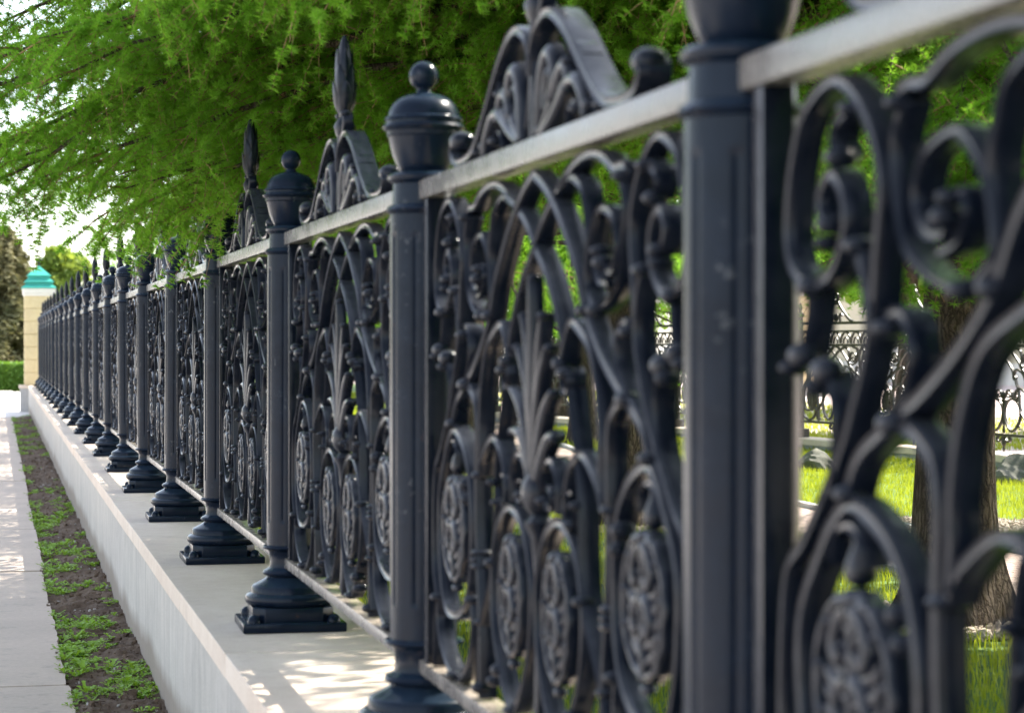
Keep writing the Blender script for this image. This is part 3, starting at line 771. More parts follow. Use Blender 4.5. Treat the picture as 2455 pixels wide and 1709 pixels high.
# stones lying in the lawn
def rock(loc, r, seed, label):
    b = bmesh.new(); bmesh.ops.create_icosphere(b, subdivisions=4, radius=1)
    rr = np.random.default_rng(seed); ph = rr.random((14,3))*6.28; fr = rr.random((14,3))*2.4+0.6
    cuts = [(Vector(rr.standard_normal(3)).normalized(), 0.55+0.35*rr.random()) for _ in range(16)]
    for v in b.verts:
        p = v.co.copy()
        for nrm, dd in cuts:
            s = p.dot(nrm)
            if s > dd: p -= nrm*(s-dd)*0.92
        d = sum(0.09/(1+k*0.25)*math.sin(fr[k,0]*(1+k*0.5)*p.x+ph[k,0]+fr[k,1]*(1+k*0.5)*p.y+fr[k,2]*(1+k*0.6)*p.z) for k in range(14))*0.55
        p *= 1+d
        v.co = Vector((p.x*r[0], p.y*r[1], p.z*r[2]))
    me = bpy.data.meshes.new('boulder'); b.to_mesh(me); b.free(); me.materials.append(M['rock']); finish(me, 30)
    o = link(bpy.data.objects.new('boulder', me)); o.location = loc
    tag(o, label, 'rock', 'boulders on the lawn'); return o
M['rock'] = mat_stone('grey_rock', (0.15,0.145,0.12), (0.075,0.08,0.068), 8, 0.95, 1.0, spots=(0.22,0.20,0.15))
rock((7.30,22.6,PARK_Z+0.02), (0.24,0.22,0.23), 4, 'grey angular boulder on the sunlit lawn beside the path')
rock((8.45,20.2,PARK_Z-0.02), (0.36,0.30,0.27), 9, 'big low mossy boulder at the foot of the second fence')

# ------------------------------------------------------------------ second fence across the lawn
F2A = np.array([8.55, 29.05]); F2D = np.array([0.69,-5.02])/5.067
f2rot = math.atan2(F2D[1], F2D[0])-PI/2
f2 = empty('iron_fence', (F2A[0], F2A[1], 0)); f2.rotation_euler.z = f2rot
tag(f2, 'bronze dark ornamental iron fence across the lawn before the plaza', 'fence')
SP2 = 1.86
def make_post2():
    mb = MB(); mb.lathe([(0.055,0.56),(0.055,0.80),(0.042,0.82),(0.040,1.0),(0.040,1.95),(0.052,1.96),(0.052,1.99),(0.038,2.0),(0.036,2.06),(0.058,2.08),(0.058,2.10),(0.03,2.12),(0.018,2.14),(0.030,2.17),(0.026,2.20),(0.008,2.24)], 16)
    p = mb.build('fence_post', M['iron_old'])
    b = MB(); b.box(-0.09,0.09,-0.09,0.09,0.552,0.66); b.build('plinth', M['iron_old'], p, smooth=0, bevel=0.008)
    return p
def make_panel2():
    h = SP2/2-0.04
    rows = MB(); q = MB(); scroll_panel(q, 0.028, 0.03, 3)
    # the same style of scrollwork, squeezed to this fence's panels
    sc = h/1.16
    rows.add([(x, y*sc, 0.775+(z-0.275)*0.80) for x, y, z in q.v], q.f)
    n = 7
    for k in range(n):
        c = -h+2*h*(k+0.5)/n
        sweep(rows, [(c+0.5*2*h/n*math.cos(a)*0.95, 1.735+0.135*math.sin(a)) for a in np.linspace(0,PI,9)], 0.018, 0.024)
        sweep(rows, [(c+0.055*math.cos(a), 1.735+0.075*math.sin(a)) for a in np.linspace(0,PI,7)], 0.014, 0.02)
    p = rows.build('fence_panel', M['iron_old'], smooth=50)
    for nm, z0, z1 in (('top_rail',1.965,2.0),('middle_rail',1.87,1.895),('middle_rail',1.70,1.73),('bottom_rail',0.74,0.77)):
        b = MB(); b.box(-0.025,0.025,-h-0.01,h+0.01,z0,z1); b.build(nm, M['iron_old'], p, smooth=0, bevel=0.004)
    c = MB(); pd = MB()
    for mr in (False, True):
        sweep(c, [(0.02,2.22),(0.06,2.24),(0.10,2.20),(0.20,2.12),(0.34,2.03),(0.42,2.00)], 0.032, 0.03, mirror=mr)
        sweep(c, [(0.12,2.0),(0.10,2.06),(0.14,2.10),(0.18,2.07)], 0.022, 0.03, mirror=mr)
        sweep(pd, [(0.0,0.745),(0.06,0.69),(0.12,0.69),(0.13,0.72),(0.10,0.73)], 0.02, 0.03, mirror=mr)
    sweep(c, [(0.05*math.cos(a), 2.30+0.05*math.sin(a)) for a in np.linspace(0,2*PI,10,endpoint=False)], 0.03, 0.03, closed=True)
    c.ellipsoid((0,0,2.385), (0.025,0.025,0.03)); c.ellipsoid((0,0,2.05), (0.03,0.05,0.05)); pd.ellipsoid((0,0,0.68), (0.02,0.04,0.055)); pd.ellipsoid((0,0,0.61), (0.014,0.02,0.035)); pd.build('pendant', M['iron_old'], p, smooth=50)
    c.build('crest', M['iron_old'], p, smooth=50)
    m = MB(); medallion_mesh(m, 0.10, 0.13); o = m.build('medallion', M['iron_old'], p); o.location = (0, 0.62, 1.05)
    o2 = o.copy(); link(o2, p); o2.location = (0,-0.62,1.05)
    return p
fp, fn = make_post2(), make_panel2()
K0, K1 = -6, 7
for i, k in enumerate(range(K0, K1+1)):
    o = fp if i == 0 else copy_tree(fp); o.parent = f2; o.location = (0, k*SP2, 0)
    if k < K1:
        o = fn if i == 0 else copy_tree(fn); o.parent = f2; o.location = (0, (k+0.5)*SP2, 0)
b = MB(); b.box(-0.17,0.17,K0*SP2-0.2,K1*SP2+0.2,PARK_Z-0.2,0.475); 
w2 = b.build('low_wall', M['grey_render'], smooth=0); w2.location = (F2A[0], F2A[1], 0); w2.rotation_euler.z = f2rot
tag(w2, 'low grey stone kerb wall under the second iron fence', 'wall')
b = MB(); b.box(-0.21,0.21,K0*SP2-0.2,K1*SP2+0.2,0.477,0.550); b.build('coping', M['coping'], w2, smooth=0, bevel=0.006)

# pale pink plaza and buildings behind it
M['plaza_pink'] = mat_stone('pink_paving', (0.60,0.47,0.43), (0.66,0.54,0.50), 6, 0.8, 0.08)
b = MB(); b.add([(9.6,6,PARK_Z+0.012),(46,6,PARK_Z+0.012),(46,90,PARK_Z+0.012),(10.6,90,PARK_Z+0.012),(9.2,28.5,PARK_Z+0.012)], [(0,1,2,3,4)])
tag(b.build('park_plaza', M['plaza_pink'], smooth=0), kind='structure')
M['facade'] = mat_plain('cream_facade', (0.62,0.55,0.40), 0.85, 0.05, 3)
t = NT('window_glass'); M['glass'] = t.done(t.principled((0.10,0.13,0.14), 0.08, None, 0.8))
bl = empty('building', (31, 60, PARK_Z)); bl.rotation_euler.z = math.radians(14)
tag(bl, 'long pale cream building with tall white framed windows beyond the plaza', 'building')
b = MB(); b.box(0,9,-22,22,0.0,6.2); b.build('wall', M['facade'], bl, smooth=0)
b = MB(); b.box(-0.12,0,-22,22,0.01,0.7); b.box(-0.2,0,-22.1,22.1,5.9,6.3); b.build('trim', M['white_trim'], bl, smooth=0, bevel=0.01)
b = MB(); b.add([(-0.5,-22.5,6.31),(9.5,-22.5,6.31),(9.5,22.5,6.31),(-0.5,22.5,6.31),(4.5,-19,8.6),(4.5,19,8.6)], [(0,1,4),(1,2,5,4),(2,3,5),(3,0,4,5),(3,2,1,0)]); b.build('roof', M['teal'], bl, smooth=0)
for k in range(11):
    yc = -20+k*4
    f = MB(); f.box(-0.10,0.005,yc-0.75,yc+0.75,1.0,1.12); f.box(-0.10,0.005,yc-0.75,yc-0.62,1.122,4.4); f.box(-0.10,0.005,yc+0.62,yc+0.75,1.122,4.4); f.box(-0.10,0.005,yc-0.75,yc+0.75,4.402,4.55); f.box(-0.06,0.005,yc-0.03,yc+0.03,1.122,4.4); f.box(-0.055,0.004,yc-0.61,yc+0.61,3.2,3.27)
    w = f.build('window', M['white_trim'], bl, smooth=0)
    g = MB(); g.box(-0.02,-0.005,yc-0.62,yc+0.62,1.122,4.4); g.build('pane', M['glass'], w, smooth=0)
# a second gate pillar of the same kind, seen between the far rails
p2 = copy_tree(pil); p2.location = (18.6, 54.0, 0)
tag(p2, 'cream block pillar with teal roof behind the second iron fence', 'pillar')

# iron lamp post in the park
lp = empty('lamp_post', (5.2, 21.8, PARK_Z))
tag(lp, 'slim dark iron lamp post standing among the larch branches', 'lamp post')
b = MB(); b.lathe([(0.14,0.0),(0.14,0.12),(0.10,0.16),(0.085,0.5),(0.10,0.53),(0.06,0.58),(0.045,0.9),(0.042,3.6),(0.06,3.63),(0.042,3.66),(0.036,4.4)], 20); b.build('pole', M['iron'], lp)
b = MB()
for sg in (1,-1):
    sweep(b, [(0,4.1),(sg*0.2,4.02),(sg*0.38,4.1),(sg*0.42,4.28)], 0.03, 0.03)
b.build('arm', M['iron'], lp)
for sg in (1,-1,0):
    z = 4.28 if sg else 4.45
    g = MB(); g.lathe([(0.05,z),(0.07,z+0.03)]+[(0.16*math.sin(a), z+0.17-0.16*math.cos(a)) for a in np.linspace(0.4,PI-0.05,14)], 20, (0, sg*0.42, 0)); g.build('globe', M['opal'], lp)

# ------------------------------------------------------------------ larches
def tubes(polys, sides):
    Vs = []; Fs = []; b = 0
    ang = np.arange(sides)*2*PI/sides; ca, sa = np.cos(ang), np.sin(ang)
    for P, R in polys:
        n = len(P)
        d = np.gradient(P, axis=0); d /= (np.linalg.norm(d, axis=1, keepdims=True)+1e-9)
        up = np.where(np.abs(d[:,2:3]) > 0.9, np.array([[1.0,0,0]]), np.array([[0,0,1.0]]))
        a = np.cross(d, up); a /= (np.linalg.norm(a, axis=1, keepdims=True)+1e-9); c = np.cross(d, a)
        V = P[:,None,:]+R[:,None,None]*(a[:,None,:]*ca[None,:,None]+c[:,None,:]*sa[None,:,None])
        Vs.append(V.reshape(-1,3))
        i = np.arange(n-1)[:,None]*sides; j = np.arange(sides)[None,:]; k = (np.arange(sides)+1)[None,:] % sides
        Fs.append((np.stack([i+j, i+k, i+sides+k, i+sides+j], -1)).reshape(-1,4)+b)
        b += n*sides
    return np.concatenate(Vs), np.concatenate(Fs)

def in_view(P, m=0.10):
    """rough test: is a point inside the photographed wedge, with a good margin"""
    dx = P[:,0]-CAMX; dy = P[:,1]; X = dx*CT-dy*ST; Zc = dx*ST+dy*CT
    t = X/np.maximum(Zc,0.1); e = (P[:,2]-EYE)/np.maximum(Zc,0.1)
    return (Zc > 2) & (np.abs(t) < 0.2252+m) & (e < 0.157+m) & (e > -0.17-m)

def needles(P, D, L, per, w, spread, seed):
    r = np.random.default_rng(seed); n = len(P)
    P = np.repeat(P, per, 0); D = np.repeat(D, per, 0); L = np.repeat(L, per)
    rd = r.standard_normal((n*per,3)); rd[:,2] += 0.25
    rd -= D*np.sum(rd*D, 1, keepdims=True)*0.75
    rd /= np.linalg.norm(rd, axis=1, keepdims=True)
    dr = rd*spread+D*(1-spread)*0.9; dr /= np.linalg.norm(dr, axis=1, keepdims=True)
    L = L*(0.65+0.6*r.random(n*per))
    sd = np.cross(dr, r.standard_normal((n*per,3))); sd /= np.linalg.norm(sd, axis=1, keepdims=True)
    A = P-sd*w/2; B = P+sd*w/2; T = P+dr*L[:,None]
    return np.stack([A,B,T],1).reshape(-1,3)

M['needle'] = mat_leaf('larch_needles', (0.105,0.275,0.02), (0.23,0.45,0.04), 2.6, 0.64, 0.5, (0.29,0.54,0.03))
M['needle2'] = mat_leaf('larch_needles_dark', (0.10,0.25,0.02), (0.21,0.42,0.035), 2.6, 0.64, 0.5, (0.27,0.50,0.03))
M['bark'] = mat_bark('larch_bark')
M['twig'] = mat_plain('larch_twig', (0.26,0.15,0.07), 0.8, 0.3, 30)

def larch(name, x, y, H, R, low, trunk_r, seed, label, nprim=46, fine=True, low_tip=None, prune=None, extra=(), density=1.0, mat='needle', tert=5.5):
    r = np.random.default_rng(seed)
    root = empty(name, (x, y, PARK_Z)); tag(root, label, 'tree', 'larches of the park')
    org = np.array([x, y, PARK_Z])
    # trunk with root flare
    n = 26; tz = np.linspace(0, H, n); wob = np.cumsum(r.standard_normal((n,2))*0.010, 0)
    tp = np.stack([wob[:,0], wob[:,1], tz-0.05], -1)
    tr = trunk_r*(1-0.93*(tz/H))**0.9+0.01+0.5*trunk_r*np.exp(-tz/0.22)
    sides = 28; zz = np.concatenate([np.linspace(-0.08,0.6,10), np.linspace(0.75,H,24)])
    V = []
    for z in zz:
        cx = np.interp(z, tz, wob[:,0]); cy = np.interp(z, tz, wob[:,1]); rr = np.interp(z, tz, tr)
        for k in range(sides):
            a = 2*PI*k/sides
            fl = 1+(0.35*max(0,math.sin(5*a+seed))**2)*math.exp(-max(0,z)/0.15)+0.035*math.sin(7*a+z*3)+0.02*math.sin(13*a-z*5)
            V.append((cx+rr*fl*math.cos(a), cy+rr*fl*math.sin(a), z))
    F = [(i*sides+k, i*sides+(k+1) % sides, (i+1)*sides+(k+1) % sides, (i+1)*sides+k) for i in range(len(zz)-1) for k in range(sides)]
    o = np_mesh('trunk', np.array(V), np.array(F), M['bark'], root, smooth=True)
    prim = []
    for k in range(nprim):
        h = low+(H-0.5-low)*((k+0.5)/nprim)**1.15
        az = k*2.39996+r.uniform(-0.35,0.35)
        f = (h-low)/(H-low)
        L = R*(1-f)**0.6*r.uniform(0.82,1.08)+0.35
        droop = r.uniform(0.10,0.20)*L*(1-0.5*f)
        rise = L*r.uniform(0.02,0.20)*(1-0.2*f)
        prim.append((h, az, L, rise, droop, r.uniform(-0.25,0.25)))
    for e in extra: prim.append(e)
    wood = []; SA = []; SL = []; TA = []; TL = []; PP = []; DD = []
    s = np.linspace(0, 1, 12); u = np.linspace(0, 1, 6); uu = np.linspace(0, 1, 4)
    Z = np.array([0,0,1.0])
    for (h, az, L, rise, droop, bend) in prim:
        ax = az+bend*s
        base = np.array([np.interp(h, tz, wob[:,0]), np.interp(h, tz, wob[:,1]), h])
        dz = rise*4*s*(1-s)*0.6-droop*1.9*s**2.0+0.25*droop*s**4
        jit = r.standard_normal((12,3))*0.018*L*s[:,None]*0.4
        P = base+np.stack([np.cos(ax)*L*s, np.sin(ax)*L*s, dz], -1)+jit
        wood.append((P, (0.007+0.0062*L)*(1-s)**0.8+0.003))
        d = np.gradient(P, axis=0); d /= np.linalg.norm(d, axis=1, keepdims=True)
        ns = max(4, int(L/0.12*density))
        t = np.minimum(0.995, 0.16+0.84*(np.arange(ns)+r.random(ns)*0.8)/ns)
        p0 = np.stack([np.interp(t, s, P[:,c]) for c in range(3)], -1); dd = np.stack([np.interp(t, s, d[:,c]) for c in range(3)], -1)
        pr = np.cross(dd, Z); pr /= np.linalg.norm(pr, axis=1, keepdims=True)+1e-9
        pr *= np.where(np.arange(ns) % 2, 1, -1)[:,None]
        Ls = (0.20+0.85*(1-t)**0.5*r.uniform(0.5,1.15,ns))*min(1, 0.35+L/4)
        v = dd*r.uniform(0.45,1.0,(ns,1))+pr*r.uniform(0.4,1.0,(ns,1))+Z*r.uniform(-0.25,0.30,(ns,1))
        v /= np.linalg.norm(v, axis=1, keepdims=True)
        S = p0[:,None]+v[:,None]*(Ls[:,None]*u)[:,:,None]-Z*(r.uniform(0.05,0.42,(ns,1))*Ls[:,None]*u**1.8)[:,:,None]+r.standard_normal((ns,6,3))*0.02*(Ls[:,None]*u)[:,:,None]
        if prune is not None:
            k_ = ~prune(S[:,3]+org, S[:,-1]+org); S = S[k_]; Ls = Ls[k_]
        SA.append(S); SL.append(Ls)
        m = int(L*0.7/0.03); tt = np.linspace(0.3,1,m)
        PP.append(np.stack([np.interp(tt,s,P[:,c]) for c in range(3)],-1)); DD.append(np.stack([np.interp(tt,s,d[:,c]) for c in range(3)],-1))
    S = np.concatenate(SA); Ls = np.concatenate(SL)
    ng = (2+Ls*tert).astype(int); k_ = np.repeat(np.arange(len(S)), ng); n = len(k_)
    def along(C, k, a):
        q = a*(C.shape[1]-1); i0 = np.minimum(q.astype(int), C.shape[1]-2); f = (q-i0)[:,None]
        A, B = C[k,i0], C[k,i0+1]; D = B-A
        return A*(1-f)+B*f, D/(np.linalg.norm(D, axis=1, keepdims=True)+1e-9)
    a = r.uniform(0.12,0.97,n); p1, d1 = along(S, k_, a)
    v1 = d1*0.75+r.standard_normal((n,3))*0.55-Z*0.12; v1 /= np.linalg.norm(v1, axis=1, keepdims=True)
    L1 = r.uniform(0.10,0.32,n)*(1.15-0.4*a)
    T = p1[:,None]+v1[:,None]*(L1[:,None]*uu)[:,:,None]-Z*(0.28*L1[:,None]*uu**2)[:,:,None]
    if prune is not None:
        q = ~prune(T[:,2]+org, T[:,-1]+org); T = T[q]; L1 = L1[q]
    for C, ln in ((S, Ls), (T, L1)):
        m = np.maximum(3, (ln/0.0165).astype(int)); k_ = np.repeat(np.arange(len(C)), m)
        p_, d_ = along(C, k_, r.uniform(0.04,1.0,len(k_)))
        PP.append(p_); DD.append(d_)
    V, F = tubes(wood, 7); np_mesh('limbs', V, F, M['bark'], root, smooth=True)
    P = np.concatenate(PP); D = np.concatenate(DD); wp = P+org
    dist = np.linalg.norm(wp-np.array([CAMX,0,EYE]), axis=1)
    vis = in_view(wp, 0.05)
    if fine:
        Vs = []; Fs = []; b = 0
        for C, r0, r1 in ((S,0.0042,0.0014),(T,0.0018,0.0009)):
            C = C[in_view(C[:,2]+org, 0.05)]; nn_, q = C.shape[:2]
            if not nn_: continue
            d = np.gradient(C, axis=1); d /= np.linalg.norm(d, axis=2, keepdims=True)+1e-9
            a_ = np.cross(d, Z); a_ /= np.linalg.norm(a_, axis=2, keepdims=True)+1e-9; c_ = np.cross(d, a_)
            R_ = (r0*(1-np.linspace(0,1,q))+r1)[None,:,None,None]; an = np.arange(3)*2*PI/3
            V = C[:,:,None]+R_*(a_[:,:,None]*np.cos(an)[:,None]+c_[:,:,None]*np.sin(an)[:,None])
            i_ = (np.arange(nn_)[:,None,None]*q+np.arange(q-1)[None,:,None])*3; j0 = np.arange(3)[None,None]; j1 = (j0+1) % 3
            Fs.append(np.stack([i_+j0, i_+j1, i_+3+j1, i_+3+j0], -1).reshape(-1,4)+b); Vs.append(V.reshape(-1,3)); b += nn_*q*3
        if Vs: np_mesh('twigs', np.concatenate(Vs), np.concatenate(Fs), M['twig'], root, smooth=True)
    near = vis & (dist < 26) if fine else np.zeros(len(P), bool)
    mid = vis & ~near & (dist < 60)
    VV = []
    for mask, keep, ln, per, w_, sp in ((near,1.0,0.034,15,0.0042,0.82),(mid,0.6,0.06,6,0.015,0.8),(~near & ~mid,0.5,0.10,5,0.024,0.8)):
        idx = np.where(mask)[0]
        if keep < 1: idx = idx[r.random(len(idx)) < keep]
        if len(idx): VV.append(needles(P[idx], D[idx], np.full(len(idx),ln), per, w_, sp, seed+per))
    V = np.concatenate(VV)
    np_mesh('needles', V, np.arange(len(V)).reshape(-1,3), M[mat], root)
    print(name, 'tufts', len(P), 'near', int(near.sum()), 'tris', len(V)//3)
    return root

def gap(p):
    # an opening in the crowns through which the sun reaches the coping between the near posts
    c = p[:,2]-1.13*p[:,0]; q = p[:,1]-0.39*p[:,0]
    return (c > 0.15) & (c < 1.0) & (np.abs(q-7.05) < 0.60) & (np.sin(q*31+p[:,2]*3) > -0.15)
def prune_a(w, tip):
    # the street side is kept clear over the near posts, as the photograph shows
    bad = gap(w) | gap(tip)
    for p in (w, tip):
        bad |= (p[:,0] < 0.9) & (p[:,1] < 9.5) & (p[:,2] < 2.62)
        bad |= (p[:,2] < 2.0) & ((p[:,0] < 1.2) | (p[:,2] < 1.72))
        bad |= (p[:,0] < -1.45) & (p[:,2] < 2.3)
    return bad
def prune_low(zmin, xmin=-9):
    return lambda w, tip: (np.minimum(w[:,2], tip[:,2]) < zmin) | (np.minimum(w[:,0], tip[:,0]) < xmin)
def prune_z(w, tip):
    return gap(w) | gap(tip) | prune_low(3.1,-3)(w, tip)

def reach(n, seed, a0, a1, l0, l1, z0, z1, lift=(0.25,1.0), zfun=None):
    """low spreading branches: azimuth range, length range, height of their tips above the street"""
    q = np.random.default_rng(seed); L = []
    for k in range(n):
        az = a0+(a1-a0)*((k*0.618034) % 1.0)+q.uniform(-0.05,0.05); zt = z0+(z1-z0)*((k*0.754878) % 1.0)
        if zfun: zt = max(zt, zfun(az))
        h = zt-PARK_Z+q.uniform(*lift)
        ln = q.uniform(l0, l1)
        L.append((h, az, ln, q.uniform(0.05,0.14)*ln, (h+PARK_Z-zt)/1.65, q.uniform(-0.12,0.12)))
    return L
low_a = reach(32, 3, PI-1.15, PI+0.02, 3.7, 5.2, 2.36, 3.05)+reach(30, 13, PI-1.1, PI+0.15, 3.8, 5.3, 2.7, 4.0)+reach(22, 4, PI+0.02, PI+1.0, 3.2, 4.4, 3.0, 4.3)+reach(16, 6, -0.9, PI-1.2, 2.6, 4.0, 2.6, 4.2)+reach(26, 16, -2.25, -0.75, 1.6, 3.6, 1.85, 2.9)+reach(5, 17, PI-0.24, PI-0.02, 3.4, 4.4, 2.36, 2.6, (0.3,0.7))
low_b = reach(40, 8, PI-1.2, PI+1.5, 2.6, 4.0, 2.3, 4.9)
larch('larch_tree', 3.40, 10.2, 10.5, 4.5, 3.2, 0.185, 11, 'nearest larch whose feathery branches hang over the fence', 44, prune=prune_a, extra=low_a)
larch('larch_tree', 3.38, 16.1, 10.0, 4.0, 2.9, 0.17, 23, 'second larch along the fence with a gravel ring at its foot', 62, prune=prune_low(2.0,-0.95), extra=low_b)
larch('larch_tree', 3.60, 22.6, 9.5, 3.5, 1.9, 0.16, 37, 'third larch along the fence standing beyond the gravel ring', 66, prune=prune_low(2.0,-0.35), mat='needle2')
larch('larch_tree', 6.44, 28.9, 9.5, 3.6, 2.0, 0.16, 41, 'larch by the bend of the pink path before the second fence', 36, fine=False, prune=prune_low(2.0,1.5), mat='needle2')
larch('larch_tree', 3.40, 2.8, 9.0, 3.7, 3.5, 0.17, 53, 'larch near the viewer reaching above the nearest fence panel', 60, fine=False, prune=prune_z)
for tx, ty, sd_, lb in ((3.4,-3.2,55,'unseen larch added on the lawn just behind the viewer'),(3.5,-9.8,57,'unseen larch added on the lawn well behind the viewer'),(8.8,2.0,59,'unseen larch added deep in the park to the right of the viewer')):  # out of view, added to darken what the iron reflects and shade the fence
    larch('larch_tree', tx, ty, 9.5, 4.0, 1.6, 0.17, sd_, lb, 60, fine=False, prune=prune_low(1.4), density=0.9)
larch('larch_tree', 5.75, 15.5, 8.5, 2.2, 3.8, 0.10, 67, 'slender larch in a gravel bed on the far side of the path', 26, fine=False, prune=prune_low(3.0))
larch('larch_tree', 8.2, 37.5, 9.0, 3.6, 2.0, 0.16, 71, 'farthest larch behind the bend of the path', 30, fine=False, prune=prune_low(2.2,3.5), mat='needle2')

for tx, ty, sd_, lb in ((4.3,30.2,81,'fourth larch along the fence, just left of the path bend'),(4.4,37.4,83,'fifth larch along the fence'),(4.6,45.0,85,'sixth larch along the fence, second from the far pillar'),(4.9,52.6,87,'last larch along the fence, nearest to the far pillar')):
    larch('larch_tree', tx, ty, 9.5, 3.7, 1.7, 0.16, sd_, lb, 52, fine=False, prune=prune_low(1.7,0.75), mat='needle2', density=0.9)

# ------------------------------------------------------------------ far trees and hedge
def leaf_cloud(centres, radii, n, size, seed, flat=1.0):
    r = np.random.default_rng(seed); k = r.integers(0, len(centres), n)
    d = r.standard_normal((n,3)); d /= np.linalg.norm(d, axis=1, keepdims=True)
    rad = radii[k]*(0.55+0.5*r.random(n)[:,None]**0.5)
    P = centres[k]+d*rad*np.array([1,1,flat])
    a = r.standard_normal((n,3)); a /= np.linalg.norm(a, axis=1, keepdims=True); b = np.cross(a, r.standard_normal((n,3))); b /= np.linalg.norm(b, axis=1, keepdims=True)
    s = size*(0.6+0.8*r.random(n))[:,None]
    V = np.stack([P-a*s, P+b*s*0.6, P+a*s, P-b*s*0.6], 1).reshape(-1,3)
    return V, np.arange(4*n).reshape(-1,4)

def broadleaf(x, y, z, H, R, seed, label, m, n=16000, size=0.16):
    root = empty('broadleaf_tree', (x,y,z)); tag(root, label, 'tree', 'leafy trees of the park')
    r = np.random.default_rng(seed)
    pol = [(np.array([[0,0,-0.1],[0.05,0,H*0.25],[0,0.1,H*0.5],[0.1,0,H*0.8]]), np.array([0.2,0.15,0.11,0.04])*H/7)]
    C = []
    for k in range(26):
        a = r.uniform(0,6.28); f = r.uniform(0.28,1.0); rr_ = R*math.sin(PI*min(0.97,0.15+0.85*f))**0.6*r.uniform(0.3,0.9)
        c = np.array([math.cos(a)*rr_, math.sin(a)*rr_, H*f]); C.append(c)
        s = np.array([0,0,H*0.3+0.3*c[2]]); pol.append((np.stack([s, s*0.4+c*0.6, c]), np.array([0.05,0.03,0.012])*H/7))
    V, F = tubes(pol, 6); np_mesh('trunk', V, F, M['bark'], root, smooth=True)
    V, F = leaf_cloud(np.array(C), (R*r.uniform(0.22,0.45,(26,1))), n, size, seed+5, 0.8)
    np_mesh('crown', V, F, m, root)
    return root
M['leaf_pale'] = mat_leaf('pale_leaf', (0.13,0.22,0.04), (0.26,0.34,0.07), 0.8, 0.4)
M['leaf_mid'] = mat_leaf('mid_leaf', (0.05,0.13,0.02), (0.13,0.24,0.03), 0.8, 0.45)
broadleaf(1.9, 104, 0, 5.6, 1.9, 101, 'pale green rounded tree peeping out just behind the far pillar', M['leaf_pale'])
broadleaf(16, 41, PARK_Z, 8.5, 4.0, 103, 'bushy green tree between the plaza and the far end of the cream building', M['leaf_mid'])
broadleaf(9.5, 58, PARK_Z, 9, 4.2, 105, 'tall leafy tree far beyond the end of the second fence', M['leaf_mid'])
broadleaf(16, 30, PARK_Z, 8, 3.2, 107, 'leafy tree on the pink plaza before the cream building', M['leaf_mid'])
broadleaf(17.5, 23.5, PARK_Z, 8, 3.2, 109, 'nearest leafy tree on the plaza behind the right end of the second fence', M['leaf_mid'])
broadleaf(9.5, -6, PARK_Z, 9, 4.5, 113, 'unseen leafy tree added to the right of and behind the viewer', M['leaf_mid'])  # out of view, added as more dark surroundings for the iron
broadleaf(14.0, 66, PARK_Z, 10, 5, 111, 'large leafy tree closing the view at the end of the path', M['leaf_mid'])

M['spruce'] = mat_leaf('spruce_needles', (0.05,0.075,0.035), (0.19,0.17,0.08), 0.45, 0.25, 0.7, (0.2,0.18,0.06))
def spruce(x, y, H, R, seed, label):
    root = empty('spruce_tree', (x,y,0)); tag(root, label, 'tree', 'spruces behind the hedge')
    r = np.random.default_rng(seed)
    pol = [(np.array([[0,0,-0.1],[0,0,H*0.5],[0,0,H]]), np.array([0.25,0.15,0.02]))]
    V, F = tubes(pol, 8); np_mesh('trunk', V, F, M['bark'], root, smooth=True)
    PP = []; 
    for k in range(150):
        f = (k/150)**0.9; h = 0.5+f*(H-0.7); a = k*2.4+r.uniform(-0.3,0.3); L = R*(1-f)**0.8*r.uniform(0.75,1.1)+0.2
        m = int(L*130); s = r.random(m)**0.7; w = (0.16+0.30*s*(1-s)*2)*min(1.2,L/2)
        px_ = np.cos(a)*L*s+r.standard_normal(m)*w*0.6; py_ = np.sin(a)*L*s+r.standard_normal(m)*w*0.6
        pz_ = h+0.12*L*s-0.42*L*s**2-np.abs(r.standard_normal(m))*0.16
        PP.append(np.stack([px_,py_,pz_],-1))
    P = np.concatenate(PP); n = len(P)
    a = r.standard_normal((n,3))*np.array([1,1,0.4]); a /= np.linalg.norm(a, axis=1, keepdims=True); b = np.cross(a, r.standard_normal((n,3))); b /= np.linalg.norm(b, axis=1, keepdims=True)
    s = 0.13*(0.6+0.8*r.random(n))[:,None]
    V = np.stack([P-a*s, P+b*s*0.35, P+a*s, P-b*s*0.35], 1).reshape(-1,3)
    np_mesh('crown', V, np.arange(4*n).reshape(-1,4), M['spruce'], root)
spruce(-0.75, 92, 6.6, 2.9, 201, 'brownish spruce right behind the hedge next to the far pillar')
spruce(-4.2, 96, 7.5, 3.4, 203, 'tallest spruce at the left edge behind the hedge')
spruce(-2.2, 104, 7.2, 3.4, 207, 'dark spruce between and behind the two front ones')
M['hedge'] = mat_leaf('hedge_leaf', (0.05,0.13,0.02), (0.15,0.28,0.04), 1.5, 0.35)
r = np.random.default_rng(5); n = 42000
hx = -16+r.random(n)*21; f = r.random(n)
top = r.random(n) < 0.5
hz = np.where(top, 1.0+0.05*np.sin(hx*3)+r.standard_normal(n)*0.03, 0.02+r.random(n)*1.0); hy = np.where(top, 84.4+r.random(n)*1.3, 84.35+r.standard_normal(n)*0.05)
P = np.stack([hx,hy,hz],-1); a = r.standard_normal((n,3)); a /= np.linalg.norm(a,axis=1,keepdims=True); b = np.cross(a, r.standard_normal((n,3))); b /= np.linalg.norm(b,axis=1,keepdims=True)
V = np.stack([P-a*0.06, P+b*0.035, P+a*0.06, P-b*0.035],1).reshape(-1,3)
hd = np_mesh('hedge', V, np.arange(4*n).reshape(-1,4), M['hedge'])
tag(hd, 'low clipped green hedge across the plaza left of the far pillar', 'hedge')
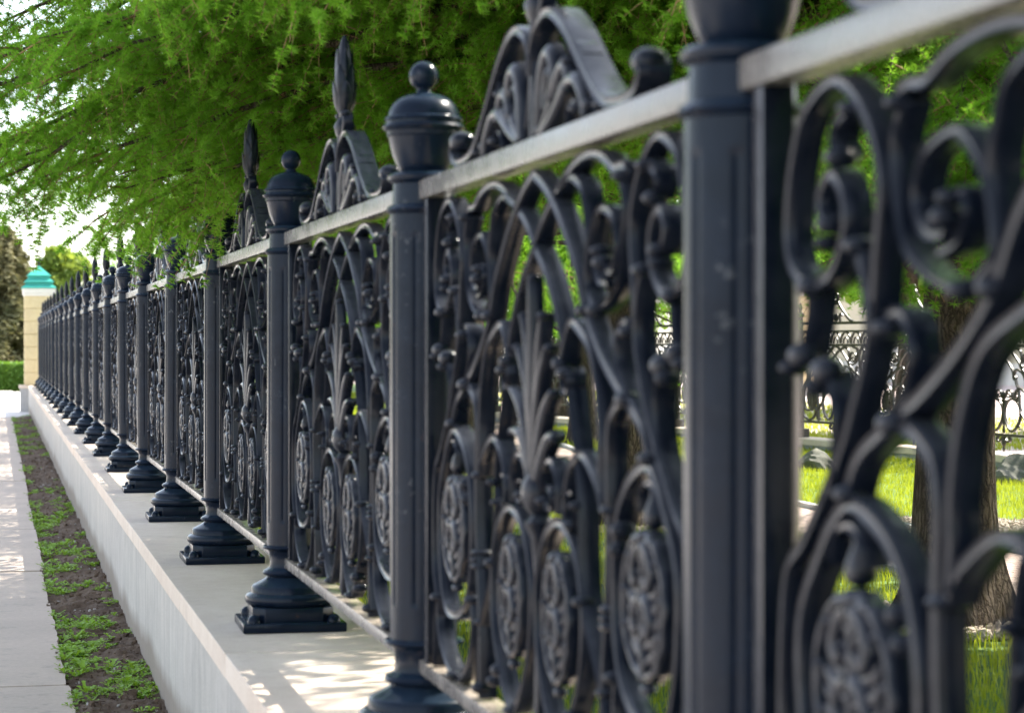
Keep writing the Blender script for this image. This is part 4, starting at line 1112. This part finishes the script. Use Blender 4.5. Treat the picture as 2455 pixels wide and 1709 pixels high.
b = MB(); b.box(-16,5,84.45,85.65,0.0,0.97); b.build('hedge_core', M['hedge'], hd, smooth=0)

# ------------------------------------------------------------------ light, sky, camera
SUN = Vector((1.0, 0.39, 1.13)).normalized()
elev = math.asin(SUN.z); rot = math.atan2(SUN.x, SUN.y)
w = bpy.data.worlds.new('World'); scene.world = w; w.use_nodes = True
nt = w.node_tree; nt.nodes.clear()
sky = nt.nodes.new('ShaderNodeTexSky'); sky.sky_type = 'NISHITA'; sky.sun_disc = False
sky.sun_elevation = elev; sky.sun_rotation = rot; sky.air_density = 1.0; sky.dust_density = 1.6; sky.ozone_density = 1.0
bg = nt.nodes.new('ShaderNodeBackground'); bg.inputs['Strength'].default_value = 0.15
out = nt.nodes.new('ShaderNodeOutputWorld'); hs = nt.nodes.new('ShaderNodeHueSaturation'); hs.inputs['Saturation'].default_value = 0.6; nt.links.new(sky.outputs[0], hs.inputs['Color']); nt.links.new(hs.outputs[0], bg.inputs[0]); nt.links.new(bg.outputs[0], out.inputs[0])
sd = bpy.data.lights.new('sun', 'SUN'); sd.energy = 4.2; sd.angle = math.radians(0.53); sd.color = (1.0,0.94,0.84)
so = link(bpy.data.objects.new('sun', sd)); so.rotation_euler = (-SUN).to_track_quat('-Z','Y').to_euler(); so.location = (30,10,40)

cd = bpy.data.cameras.new('camera'); cam = link(bpy.data.objects.new('camera', cd)); scene.camera = cam
cam.location = (CAMX, 0, EYE); cam.rotation_euler = (math.radians(90-0.352), 0, -TH)
cd.sensor_width = 36; cd.sensor_fit = 'HORIZONTAL'; cd.lens = 79.92; cd.clip_start = 0.05; cd.clip_end = 4000
cd.dof.use_dof = True; cd.dof.focus_distance = 13.5; cd.dof.aperture_fstop = 4.4; cd.dof.aperture_blades = 0

scene.view_settings.view_transform = 'Standard'; scene.view_settings.look = 'None'
scene.view_settings.exposure = 1.95; scene.view_settings.gamma = 1.0
scene.cycles.use_denoising = True
scene.cycles.max_bounces = 14; scene.cycles.diffuse_bounces = 8; scene.cycles.transmission_bounces = 12
